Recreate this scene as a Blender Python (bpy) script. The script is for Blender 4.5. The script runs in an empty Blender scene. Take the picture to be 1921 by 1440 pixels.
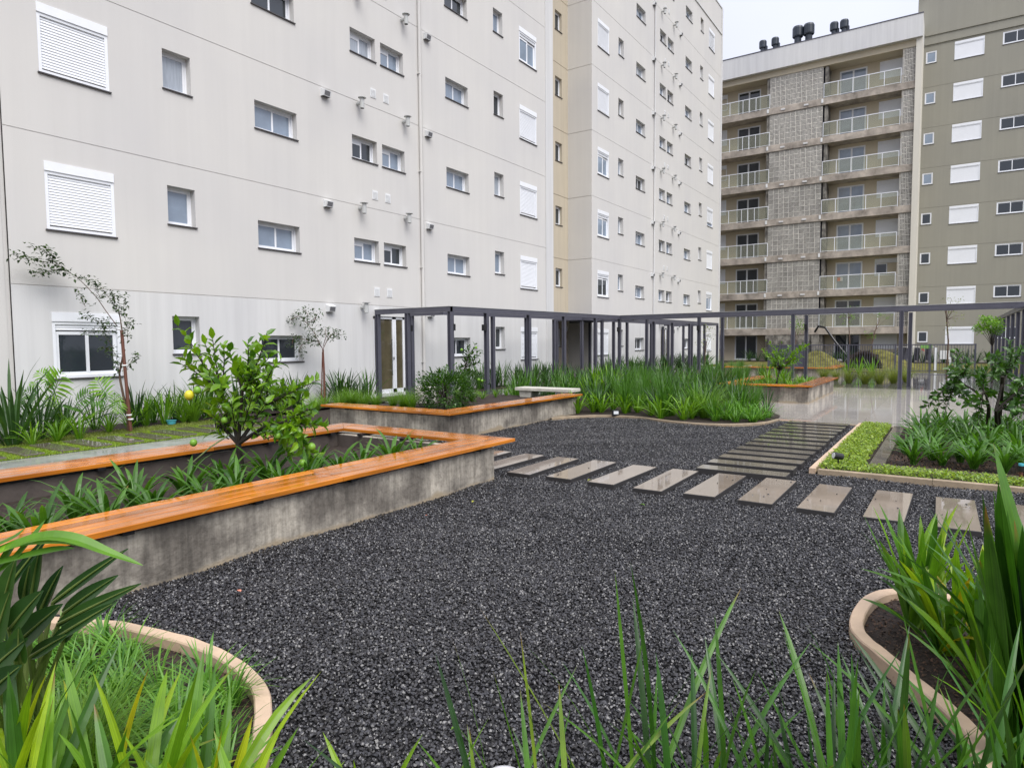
import bpy, math, random
import numpy as np
from mathutils import Vector, Matrix
random.seed(7); rng = np.random.default_rng(7)
SC = bpy.context.scene; COL = SC.collection
R = math.radians; PI = math.pi

# ------------------------------------------------------------------ camera
F, PITCH, ROLL, YAW, CAMH = 1229.17, -0.0623440, -0.0072207, -0.9812024, 1.6
def _cam_rows():
    c, s = math.cos(YAW), math.sin(YAW)
    yw = np.array([[c, -s, 0], [s, c, 0], [0, 0, 1]])
    fwd = np.array([0, math.cos(PITCH), math.sin(PITCH)]); rt = np.array([1., 0, 0]); up = np.array([0, -math.sin(PITCH), math.cos(PITCH)])
    cr, sr = math.cos(ROLL), math.sin(ROLL)
    return np.stack([cr*rt + sr*up, -sr*rt + cr*up, fwd]) @ yw.T
CM = _cam_rows(); CP = np.array([0, 0, CAMH])
cam = bpy.data.cameras.new('camera'); co = bpy.data.objects.new('camera', cam); COL.objects.link(co)
cam.sensor_fit = 'HORIZONTAL'; cam.sensor_width = 36; cam.lens = 36*F/1921
cam.clip_start = 0.05; cam.clip_end = 2000
m = Matrix.Identity(4)
for i in range(3):
    m[i][0] = CM[0][i]; m[i][1] = CM[1][i]; m[i][2] = -CM[2][i]; m[i][3] = CP[i]
co.matrix_world = m; SC.camera = co

# ------------------------------------------------------------------ sky and light: bright overcast after rain
SUN_EL, SUN_AZ = R(58), R(200)      # azimuth measured so that light comes from the -Y side
w = bpy.data.worlds.new('World'); SC.world = w; w.use_nodes = True
nt = w.node_tree; nt.nodes.clear(); N = nt.nodes.new; L = nt.links.new
out = N('ShaderNodeOutputWorld'); bg = N('ShaderNodeBackground'); bg.inputs['Strength'].default_value = 0.078
sky = N('ShaderNodeTexSky'); sky.sky_type = 'NISHITA'; sky.sun_disc = False; sky.sun_elevation = SUN_EL; sky.sun_rotation = R(170); sky.dust_density = 3; sky.air_density = 1
tc = N('ShaderNodeTexCoord'); sep = N('ShaderNodeSeparateXYZ'); L(tc.outputs['Generated'], sep.inputs[0])
mr = N('ShaderNodeMapRange'); mr.inputs[1].default_value = 0; mr.inputs[2].default_value = 1; mr.inputs[3].default_value = 6.0; mr.inputs[4].default_value = 17.5
L(sep.outputs[2], mr.inputs[0])
nz = N('ShaderNodeTexNoise'); nz.inputs['Scale'].default_value = 1.6; nz.inputs['Detail'].default_value = 4; L(tc.outputs['Generated'], nz.inputs['Vector'])
nm = N('ShaderNodeMapRange'); nm.inputs[1].default_value = .3; nm.inputs[2].default_value = .7; nm.inputs[3].default_value = .9; nm.inputs[4].default_value = 1.1; L(nz.outputs[0], nm.inputs[0])
mu = N('ShaderNodeMath'); mu.operation = 'MULTIPLY'; L(mr.outputs[0], mu.inputs[0]); L(nm.outputs[0], mu.inputs[1])
cl = N('ShaderNodeVectorMath'); cl.operation = 'SCALE'; cl.inputs[0].default_value = (.90, .935, 1.10); L(mu.outputs[0], cl.inputs['Scale'])
mx = N('ShaderNodeMix'); mx.data_type = 'RGBA'; mx.inputs[0].default_value = .93
L(sky.outputs[0], mx.inputs[6]); L(cl.outputs[0], mx.inputs[7]); L(mx.outputs[2], bg.inputs[0]); L(bg.outputs[0], out.inputs[0])
sd = bpy.data.lights.new('sun', 'SUN'); sd.energy = 2.7; sd.angle = R(45); sd.color = (1, .965, .92)
so = bpy.data.objects.new('sun', sd); COL.objects.link(so)
so.rotation_euler = Vector((-0.45, -0.75, 1.15)).to_track_quat('Z', 'Y').to_euler()
SC.view_settings.view_transform = 'Standard'; SC.view_settings.look = 'None'; SC.view_settings.exposure = 0.40; SC.view_settings.gamma = 1
SC.view_settings.use_curve_mapping = False
try:
    SC.cycles.max_bounces = 6; SC.cycles.transparent_max_bounces = 12; SC.cycles.use_denoising = True
    SC.cycles.caustics_reflective = False; SC.cycles.caustics_refractive = False
except Exception: pass

# ------------------------------------------------------------------ pixel helpers (photo pixel -> point on a real plane)
def ray(x, y): return CM.T @ np.array([(x-960.5)/F, -(y-720)/F, 1.0])
def G(x, y, z=0.0):
    d = ray(x, y); return CP + d*((z-CAMH)/d[2])
def at(x, y, depth): return CP + ray(x, y)*depth
def onY(x, y, Y):
    d = ray(x, y); return CP + d*(Y/d[1])

# ------------------------------------------------------------------ materials
def _n(nt, t, **kw):
    n = nt.nodes.new(t)
    for k, v in kw.items(): setattr(n, k, v)
    return n
def ramp(nt, stops):
    r = _n(nt, 'ShaderNodeValToRGB'); e = r.color_ramp.elements
    while len(e) > 1: e.remove(e[-1])
    e[0].position = stops[0][0]; e[0].color = (*stops[0][1], 1)
    for p, c in stops[1:]:
        q = e.new(p); q.color = (*c, 1)
    return r
def mat(name, base, rough=.6, spec=.5, var=0.0, scale=4.0, stretch=(1, 1, 1), bump=0.0, bscale=40.0, metallic=0.0, detail=5, rvar=0.0, objrand=0.0, coat=0.0):
    m = bpy.data.materials.new(name); m.use_nodes = True; nt = m.node_tree; b = nt.nodes['Principled BSDF']
    b.inputs['Base Color'].default_value = (*base, 1); b.inputs['Roughness'].default_value = rough; b.inputs['Metallic'].default_value = metallic
    b.inputs['Specular IOR Level'].default_value = spec; b.inputs['Coat Weight'].default_value = coat
    tc = _n(nt, 'ShaderNodeTexCoord'); mp = _n(nt, 'ShaderNodeMapping'); mp.inputs['Scale'].default_value = stretch
    nt.links.new(tc.outputs['Object'], mp.inputs['Vector'])
    if var or rvar:
        n = _n(nt, 'ShaderNodeTexNoise'); n.inputs['Scale'].default_value = scale; n.inputs['Detail'].default_value = detail; n.inputs['Roughness'].default_value = .62
        nt.links.new(mp.outputs[0], n.inputs['Vector'])
        if var:
            lo = tuple(c*(1-var) for c in base); hi = tuple(min(1, c*(1+var)) for c in base)
            r = ramp(nt, [(.28, lo), (.72, hi)]); nt.links.new(n.outputs[0], r.inputs[0]); src = r.outputs[0]
            if objrand:
                oi = _n(nt, 'ShaderNodeObjectInfo'); hs = _n(nt, 'ShaderNodeHueSaturation')
                q = _n(nt, 'ShaderNodeMapRange'); q.inputs[3].default_value = 1-objrand; q.inputs[4].default_value = 1+objrand
                nt.links.new(oi.outputs['Random'], q.inputs[0]); nt.links.new(q.outputs[0], hs.inputs['Value']); nt.links.new(src, hs.inputs['Color']); src = hs.outputs[0]
            nt.links.new(src, b.inputs['Base Color'])
        if rvar:
            q = _n(nt, 'ShaderNodeMapRange'); q.inputs[1].default_value = .35; q.inputs[2].default_value = .65
            q.inputs[3].default_value = max(.02, rough-rvar); q.inputs[4].default_value = rough+rvar
            nt.links.new(n.outputs[0], q.inputs[0]); nt.links.new(q.outputs[0], b.inputs['Roughness'])
    if bump:
        n2 = _n(nt, 'ShaderNodeTexNoise'); n2.inputs['Scale'].default_value = bscale; n2.inputs['Detail'].default_value = 4
        nt.links.new(mp.outputs[0], n2.inputs['Vector'])
        bp = _n(nt, 'ShaderNodeBump'); bp.inputs['Strength'].default_value = bump; bp.inputs['Distance'].default_value = .01
        nt.links.new(n2.outputs[0], bp.inputs['Height']); nt.links.new(bp.outputs[0], b.inputs['Normal'])
    return m

def wall_mat(name, base, streak=.10):
    m = mat(name, base, .85, .3, bump=.15, bscale=60); nt = m.node_tree; b = nt.nodes['Principled BSDF']
    tc = _n(nt, 'ShaderNodeTexCoord')
    mp = _n(nt, 'ShaderNodeMapping'); mp.inputs['Scale'].default_value = (2.6, 2.6, .10); nt.links.new(tc.outputs['Object'], mp.inputs[0])
    a = _n(nt, 'ShaderNodeTexNoise'); a.inputs['Scale'].default_value = 1.6; a.inputs['Detail'].default_value = 7; a.inputs['Roughness'].default_value = .65; nt.links.new(mp.outputs[0], a.inputs['Vector'])
    c = _n(nt, 'ShaderNodeTexNoise'); c.inputs['Scale'].default_value = .35; c.inputs['Detail'].default_value = 6; nt.links.new(tc.outputs['Object'], c.inputs['Vector'])
    r1 = ramp(nt, [(.35, tuple(x*(1-streak) for x in base)), (.62, base)]); nt.links.new(a.outputs[0], r1.inputs[0])
    r2 = ramp(nt, [(.3, (.94, .94, .95)), (.7, (1.02, 1.015, 1.0))]); nt.links.new(c.outputs[0], r2.inputs[0])
    x = _n(nt, 'ShaderNodeMix', data_type='RGBA', blend_type='MULTIPLY'); x.inputs[0].default_value = 1
    nt.links.new(r1.outputs[0], x.inputs[6]); nt.links.new(r2.outputs[0], x.inputs[7]); nt.links.new(x.outputs[2], b.inputs['Base Color'])
    return m

def concrete_mat(name, base, damp=.0):
    """cast concrete: shuttering streaks, mottling, a rusty damp line that follows the foot of the wall (object z)"""
    m = mat(name, base, .7, .4, bump=.5, bscale=45); nt = m.node_tree; b = nt.nodes['Principled BSDF']
    tc = _n(nt, 'ShaderNodeTexCoord'); sp = _n(nt, 'ShaderNodeSeparateXYZ'); nt.links.new(tc.outputs['Object'], sp.inputs[0])
    mp = _n(nt, 'ShaderNodeMapping'); mp.inputs['Scale'].default_value = (7, 7, .5); nt.links.new(tc.outputs['Object'], mp.inputs[0])
    a = _n(nt, 'ShaderNodeTexNoise'); a.inputs['Scale'].default_value = 2.4; a.inputs['Detail'].default_value = 8; a.inputs['Roughness'].default_value = .7; nt.links.new(mp.outputs[0], a.inputs['Vector'])
    c = _n(nt, 'ShaderNodeTexNoise'); c.inputs['Scale'].default_value = 2.1; c.inputs['Detail'].default_value = 7; nt.links.new(tc.outputs['Object'], c.inputs['Vector'])
    d = _n(nt, 'ShaderNodeTexNoise'); d.inputs['Scale'].default_value = 22; d.inputs['Detail'].default_value = 6; nt.links.new(tc.outputs['Object'], d.inputs['Vector'])
    r1 = ramp(nt, [(.32, tuple(x*.62 for x in base)), (.5, base), (.68, tuple(min(1, x*1.35) for x in base))]); nt.links.new(a.outputs[0], r1.inputs[0])
    r2 = ramp(nt, [(.40, (.46, .44, .42)), (.49, (.82, .80, .76)), (.60, (1.22, 1.19, 1.12))]); nt.links.new(c.outputs[0], r2.inputs[0])
    r3 = ramp(nt, [(.3, (.7, .69, .68)), (.55, (1, 1, 1))]); nt.links.new(d.outputs[0], r3.inputs[0])
    x = _n(nt, 'ShaderNodeMix', data_type='RGBA', blend_type='MULTIPLY'); x.inputs[0].default_value = 1
    nt.links.new(r1.outputs[0], x.inputs[6]); nt.links.new(r2.outputs[0], x.inputs[7])
    y = _n(nt, 'ShaderNodeMix', data_type='RGBA', blend_type='MULTIPLY'); y.inputs[0].default_value = 1
    nt.links.new(x.outputs[2], y.inputs[6]); nt.links.new(r3.outputs[0], y.inputs[7])
    # splash line
    h = _n(nt, 'ShaderNodeMath', operation='MULTIPLY_ADD'); h.inputs[1].default_value = .26; nt.links.new(c.outputs[0], h.inputs[0]); h.inputs[2].default_value = -.085
    g = _n(nt, 'ShaderNodeMath', operation='SUBTRACT'); nt.links.new(h.outputs[0], g.inputs[0]); nt.links.new(sp.outputs[2], g.inputs[1])
    q = _n(nt, 'ShaderNodeMapRange'); q.inputs[1].default_value = -.015; q.inputs[2].default_value = .03; nt.links.new(g.outputs[0], q.inputs[0])
    z = _n(nt, 'ShaderNodeMix', data_type='RGBA'); z.inputs[7].default_value = (base[0]*.92, base[1]*.80, base[2]*.62, 1)
    nt.links.new(q.outputs[0], z.inputs[0]); nt.links.new(y.outputs[2], z.inputs[6]); nt.links.new(z.outputs[2], b.inputs['Base Color'])
    return m

def wood_mat(name, base):
    m = mat(name, base, .35, .5); nt = m.node_tree; b = nt.nodes['Principled BSDF']
    tc = _n(nt, 'ShaderNodeTexCoord'); oi = _n(nt, 'ShaderNodeObjectInfo')
    av = _n(nt, 'ShaderNodeVectorMath', operation='ADD'); sc = _n(nt, 'ShaderNodeVectorMath', operation='SCALE'); sc.inputs['Scale'].default_value = 37
    cx = _n(nt, 'ShaderNodeCombineXYZ'); nt.links.new(oi.outputs['Random'], cx.inputs[1]); nt.links.new(oi.outputs['Random'], cx.inputs[0]); nt.links.new(cx.outputs[0], sc.inputs[0])
    nt.links.new(tc.outputs['Object'], av.inputs[0]); nt.links.new(sc.outputs[0], av.inputs[1])
    mp = _n(nt, 'ShaderNodeMapping'); mp.inputs['Scale'].default_value = (1.2, 26, 26); nt.links.new(av.outputs[0], mp.inputs[0])
    a = _n(nt, 'ShaderNodeTexNoise'); a.inputs['Scale'].default_value = 1.7; a.inputs['Detail'].default_value = 6; a.inputs['Distortion'].default_value = .6; nt.links.new(mp.outputs[0], a.inputs['Vector'])
    r1 = ramp(nt, [(.28, tuple(x*.62 for x in base)), (.5, base), (.75, (base[0]*1.18, base[1]*1.12, base[2]))]); nt.links.new(a.outputs[0], r1.inputs[0])
    # rain film: smooth where water stands, duller where the varnish has drained
    wn = _n(nt, 'ShaderNodeTexNoise'); wn.inputs['Scale'].default_value = 3.2; wn.inputs['Detail'].default_value = 5; nt.links.new(tc.outputs['Object'], wn.inputs['Vector'])
    q = _n(nt, 'ShaderNodeMapRange'); q.inputs[1].default_value = .50; q.inputs[2].default_value = .57; q.inputs[3].default_value = .045; q.inputs[4].default_value = .27
    nt.links.new(wn.outputs[0], q.inputs[0]); nt.links.new(q.outputs[0], b.inputs['Roughness'])
    hs = _n(nt, 'ShaderNodeHueSaturation'); q2 = _n(nt, 'ShaderNodeMapRange'); q2.inputs[3].default_value = .68; q2.inputs[4].default_value = 1.15
    nt.links.new(oi.outputs['Random'], q2.inputs[0]); nt.links.new(q2.outputs[0], hs.inputs['Value']); nt.links.new(r1.outputs[0], hs.inputs['Color'])
    st = _n(nt, 'ShaderNodeTexNoise'); st.inputs['Scale'].default_value = 1.1; st.inputs['Detail'].default_value = 5; nt.links.new(av.outputs[0], st.inputs['Vector'])
    sr = ramp(nt, [(.35, (.66, .60, .55)), (.6, (1.08, 1.08, 1.08))]); nt.links.new(st.outputs[0], sr.inputs[0]); sm_ = _n(nt, 'ShaderNodeMix', data_type='RGBA', blend_type='MULTIPLY'); sm_.inputs[0].default_value = 1
    nt.links.new(hs.outputs[0], sm_.inputs[6]); nt.links.new(sr.outputs[0], sm_.inputs[7]); nt.links.new(sm_.outputs[2], b.inputs['Base Color'])
    dn = _n(nt, 'ShaderNodeTexNoise'); dn.inputs['Scale'].default_value = 120; nt.links.new(tc.outputs['Object'], dn.inputs['Vector'])
    bp = _n(nt, 'ShaderNodeBump'); bp.inputs['Strength'].default_value = .12; bp.inputs['Distance'].default_value = .004
    nt.links.new(dn.outputs[0], bp.inputs['Height']); nt.links.new(bp.outputs[0], b.inputs['Normal'])
    return m

def leaf_mat(name, dark, light, rough=.38, trans=.35, tip=None):
    m = bpy.data.materials.new(name); m.use_nodes = True; nt = m.node_tree; b = nt.nodes['Principled BSDF']; o = nt.nodes['Material Output']
    ge = _n(nt, 'ShaderNodeNewGeometry'); oi = _n(nt, 'ShaderNodeObjectInfo')
    ad = _n(nt, 'ShaderNodeMath', operation='ADD'); fr = _n(nt, 'ShaderNodeMath', operation='FRACT')
    nt.links.new(ge.outputs['Random Per Island'], ad.inputs[0]); nt.links.new(oi.outputs['Random'], ad.inputs[1]); nt.links.new(ad.outputs[0], fr.inputs[0])
    stops = [(0, dark), (.8, light)]
    if tip: stops.append((.97, tip))
    r = ramp(nt, stops); nt.links.new(fr.outputs[0], r.inputs[0])
    tc = _n(nt, 'ShaderNodeTexCoord'); nz = _n(nt, 'ShaderNodeTexNoise'); nz.inputs['Scale'].default_value = 9; nz.inputs['Detail'].default_value = 3; nt.links.new(tc.outputs['Object'], nz.inputs['Vector'])
    r2 = ramp(nt, [(.3, (.72, .74, .7)), (.7, (1.15, 1.12, 1.05))]); nt.links.new(nz.outputs[0], r2.inputs[0])
    x = _n(nt, 'ShaderNodeMix', data_type='RGBA', blend_type='MULTIPLY'); x.inputs[0].default_value = 1
    nt.links.new(r.outputs[0], x.inputs[6]); nt.links.new(r2.outputs[0], x.inputs[7])
    an = _n(nt, 'ShaderNodeAttribute'); an.attribute_name = 'leafuv'; sx = _n(nt, 'ShaderNodeSeparateXYZ'); nt.links.new(an.outputs['Vector'], sx.inputs[0])
    # parallel veins across the strap, paler base, dry tip on some leaves
    vm = _n(nt, 'ShaderNodeMath', operation='MULTIPLY_ADD'); vm.inputs[1].default_value = 6.5; nt.links.new(sx.outputs[1], vm.inputs[0]); nt.links.new(fr.outputs[0], vm.inputs[2])
    vn = _n(nt, 'ShaderNodeTexNoise', noise_dimensions='1D'); vn.inputs['Scale'].default_value = 1.0; vn.inputs['Detail'].default_value = 2; nt.links.new(vm.outputs[0], vn.inputs['W'])
    vr = ramp(nt, [(.3, (.66, .70, .62)), (.7, (1.22, 1.18, 1.15))]); nt.links.new(vn.outputs[0], vr.inputs[0])
    x2 = _n(nt, 'ShaderNodeMix', data_type='RGBA', blend_type='MULTIPLY'); x2.inputs[0].default_value = 1; nt.links.new(x.outputs[2], x2.inputs[6]); nt.links.new(vr.outputs[0], x2.inputs[7])
    tp = _n(nt, 'ShaderNodeMath', operation='MULTIPLY_ADD'); tp.inputs[1].default_value = .30; tp.inputs[2].default_value = -.22; nt.links.new(fr.outputs[0], tp.inputs[0])
    ts = _n(nt, 'ShaderNodeMath', operation='ADD'); nt.links.new(sx.outputs[0], ts.inputs[0]); nt.links.new(tp.outputs[0], ts.inputs[1])
    tr = _n(nt, 'ShaderNodeMapRange'); tr.inputs[1].default_value = .96; tr.inputs[2].default_value = 1.04; nt.links.new(ts.outputs[0], tr.inputs[0])
    x3 = _n(nt, 'ShaderNodeMix', data_type='RGBA'); x3.inputs[7].default_value = (.20, .12, .03, 1); nt.links.new(tr.outputs[0], x3.inputs[0]); nt.links.new(x2.outputs[2], x3.inputs[6])
    x = x3
    nt.links.new(x.outputs[2], b.inputs['Base Color']); b.inputs['Roughness'].default_value = rough; b.inputs['Specular IOR Level'].default_value = .5
    t = _n(nt, 'ShaderNodeBsdfTranslucent'); br = _n(nt, 'ShaderNodeMix', data_type='RGBA', blend_type='MULTIPLY'); br.inputs[0].default_value = 1; br.inputs[7].default_value = (1.5, 1.5, .7, 1)
    nt.links.new(x.outputs[2], br.inputs[6]); nt.links.new(br.outputs[2], t.inputs['Color'])
    ms = _n(nt, 'ShaderNodeMixShader'); ms.inputs[0].default_value = trans
    nt.links.new(b.outputs[0], ms.inputs[1]); nt.links.new(t.outputs[0], ms.inputs[2]); nt.links.new(ms.outputs[0], o.inputs['Surface'])
    return m

def glass_sheet(name, tint, mixf):
    m = bpy.data.materials.new(name); m.use_nodes = True; nt = m.node_tree; b = nt.nodes['Principled BSDF']; o = nt.nodes['Material Output']
    b.inputs['Base Color'].default_value = (*tint, 1); b.inputs['Roughness'].default_value = .06
    t = _n(nt, 'ShaderNodeBsdfTransparent'); t.inputs[0].default_value = (.93, .95, .91, 1)
    ms = _n(nt, 'ShaderNodeMixShader'); ms.inputs[0].default_value = mixf
    nt.links.new(b.outputs[0], ms.inputs[1]); nt.links.new(t.outputs[0], ms.inputs[2]); nt.links.new(ms.outputs[0], o.inputs['Surface'])
    return m

M = dict(
    wall=wall_mat('beige_render', (.625, .613, .588), .03), wallw=wall_mat('white_render', (.655, .655, .648)), tan=wall_mat('tan_render', (.53, .47, .365)),
    olive=wall_mat('olive_render', (.31, .30, .25), .05), column=wall_mat('cream_render', (.66, .63, .55), .05), balc=wall_mat('balcony_render', (.60, .53, .40), .04),
    slab=mat('raw_slab_concrete', (.37, .325, .275), .8, .3, var=.5, scale=1.5, bump=.3, bscale=20), greywall=concrete_mat('grey_service_concrete', (.25, .24, .22)),
    white=mat('white_window_frame', (.82, .84, .87), .35, .5, var=.04, scale=3), shut=mat('white_shutter', (.80, .82, .85), .45, .4, var=.03, scale=2),
    sill=mat('dark_granite_sill', (.055, .05, .05), .3, .5, var=.4, scale=60), glass=mat('window_glass', (.03, .038, .046), .03, .8),
    glass_sky=mat('sky_painted_pane', (.24, .30, .38), .05, 1.0, var=.25, scale=.8), glasspale=mat('curtained_pane', (.36, .40, .45), .07, .8, var=.2, scale=5, stretch=(6, 6, .4)), dark=mat('dark_interior', (.01, .01, .01), .6), doorglass=mat('door_glass', (.10, .085, .05), .05, .7, var=.5, scale=1.2),  # the blue pane colour has the sky's reflection painted in
    steel=mat('graphite_steel_paint', (.082, .082, .105), .32, .5, var=.12, scale=3), black=mat('black_plastic', (.012, .012, .014), .35), chrome=mat('brushed_metal', (.6, .6, .6), .25, metallic=1),
    cob=mat('cement_screen_block', (.62, .595, .54), .8, .3, var=.28, scale=5, objrand=.15), conc=concrete_mat('planter_concrete', (.37, .345, .305)), wood=wood_mat('varnished_deck_board', (.54, .185, .020)),
    woodd=wood_mat('weathered_deck_board', (.40, .13, .03)),
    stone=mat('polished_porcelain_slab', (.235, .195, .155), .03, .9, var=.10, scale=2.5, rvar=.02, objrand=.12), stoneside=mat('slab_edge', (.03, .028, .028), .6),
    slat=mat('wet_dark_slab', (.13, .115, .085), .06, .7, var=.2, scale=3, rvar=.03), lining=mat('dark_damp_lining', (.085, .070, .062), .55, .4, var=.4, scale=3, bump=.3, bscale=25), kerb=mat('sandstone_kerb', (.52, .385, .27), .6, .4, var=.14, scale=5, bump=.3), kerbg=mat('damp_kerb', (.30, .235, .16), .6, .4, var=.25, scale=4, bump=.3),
    soil=mat('dark_bark_soil', (.035, .025, .02), .85, .3, var=.8, scale=35, bump=1.0, bscale=80), gravelbed=mat('gravel_base', (.014, .014, .016), .7, .3, var=.5, scale=60, bump=1, bscale=90),
    basalt=mat('wet_basalt', (.032, .031, .033), .22, .6, var=.5, scale=1.3, rvar=.08, objrand=.6), pave=mat('wet_pale_paving', (.40, .375, .34), .055, .75, var=.10, scale=.8, rvar=.035, objrand=.05, bump=.02, bscale=6),
    paved=mat('wet_dark_paving', (.13, .125, .12), .05, .6, var=.2, scale=.7, rvar=.03), path=mat('wet_cement_path', (.30, .31, .29), .12, .6, var=.22, scale=1.2, rvar=.09),
    lawnbase=mat('lawn_base', (.10, .12, .025), .9, .2, var=.5, scale=6), mound=mat('patchy_turf', (.12, .115, .035), .95, .1, var=.6, scale=3, bump=.6, bscale=30), bark=mat('brown_bark', (.10, .065, .045), .8, .3, var=.4, scale=12, stretch=(3, 3, .5)),
    barkd=mat('dark_wet_bark', (.028, .022, .016), .6, .4, var=.5, scale=14), stake=mat('reddish_stake', (.12, .045, .028), .6, .4, var=.4, scale=14, stretch=(4, 4, .4)), pipe=mat('white_pvc', (.74, .75, .74), .4, .4, var=.05, scale=2),
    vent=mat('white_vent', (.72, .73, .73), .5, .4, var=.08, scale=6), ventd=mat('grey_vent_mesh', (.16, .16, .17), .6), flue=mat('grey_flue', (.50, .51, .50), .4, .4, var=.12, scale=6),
    fan=mat('dark_blue_fan', (.022, .03, .042), .4, .5, var=.3, scale=3), cbench=mat('pale_cement_bench', (.52, .50, .44), .5, .4, var=.2, scale=6, bump=.2), tie=mat('white_tie', (.8, .8, .8), .5),
    lime=mat('green_lime', (.16, .33, .03), .4, .5, var=.2, scale=20, bump=.15, bscale=120), lemon=mat('yellow_lemon', (.62, .55, .03), .4, .5, var=.15, scale=14, bump=.15, bscale=120), tang=mat('green_tangerine', (.075, .17, .03), .38, .5, var=.3, scale=14, bump=.15, bscale=120),
    ldark=leaf_mat('dark_leaf', (.020, .060, .018), (.045, .115, .026)), lmid=leaf_mat('mid_leaf', (.035, .115, .012), (.09, .23, .025)), lbright=leaf_mat('bright_leaf', (.075, .21, .010), (.19, .38, .022)),
    lyellow=leaf_mat('yellow_green_leaf', (.15, .30, .01), (.34, .50, .02), tip=(.55, .45, .02)), lcit=leaf_mat('citrus_leaf', (.045, .14, .010), (.19, .37, .016), .28, .34), lcitd=leaf_mat('dark_citrus_leaf', (.018, .062, .012), (.06, .15, .018), .25, .28),
    lgrass=leaf_mat('grass_blade', (.07, .18, .012), (.17, .33, .03), .5, .3), lolive=leaf_mat('olive_grass_blade', (.10, .15, .02), (.22, .27, .05), .5, .3), lcover=leaf_mat('ground_cover_leaf', (.09, .19, .010), (.30, .42, .04), .35, .3), lmondo=leaf_mat('mondo_blade', (.045, .16, .02), (.15, .34, .04), .4, .3),
    lsap=leaf_mat('sapling_leaf', (.02, .05, .018), (.06, .11, .035), .4, .3), lstrel=leaf_mat('paddle_leaf', (.010, .035, .012), (.028, .075, .022), .25, .2), lrib=leaf_mat('pale_rib', (.13, .20, .05), (.2, .27, .08)), lblade=leaf_mat('long_blade', (.025, .10, .012), (.08, .22, .03), .33, .3, tip=(.2, .3, .04)),
    lfallen=leaf_mat('fallen_leaf', (.35, .42, .05), (.5, .5, .1)), petal=mat('pink_petal', (.6, .22, .14), .6), whitecap=mat('white_lamp_dome', (.8, .8, .82), .4), lens=mat('lamp_lens', (.75, .78, .8), .2),
    glassrail=glass_sheet('balcony_glass', (.46, .46, .38), .80), cloth=mat('dark_clothes_and_backing', (.03, .03, .04), .8, var=.9, scale=3), red=mat('red_cloth', (.5, .05, .03), .8), greenbox=mat('lime_green_plastic', (.25, .5, .12), .5), orange=mat('orange_sign', (.85, .13, .02), .5), paper=mat('white_paper', (.8, .8, .8), .6), teal=mat('blue_plastic', (.08, .4, .5), .4))

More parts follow.
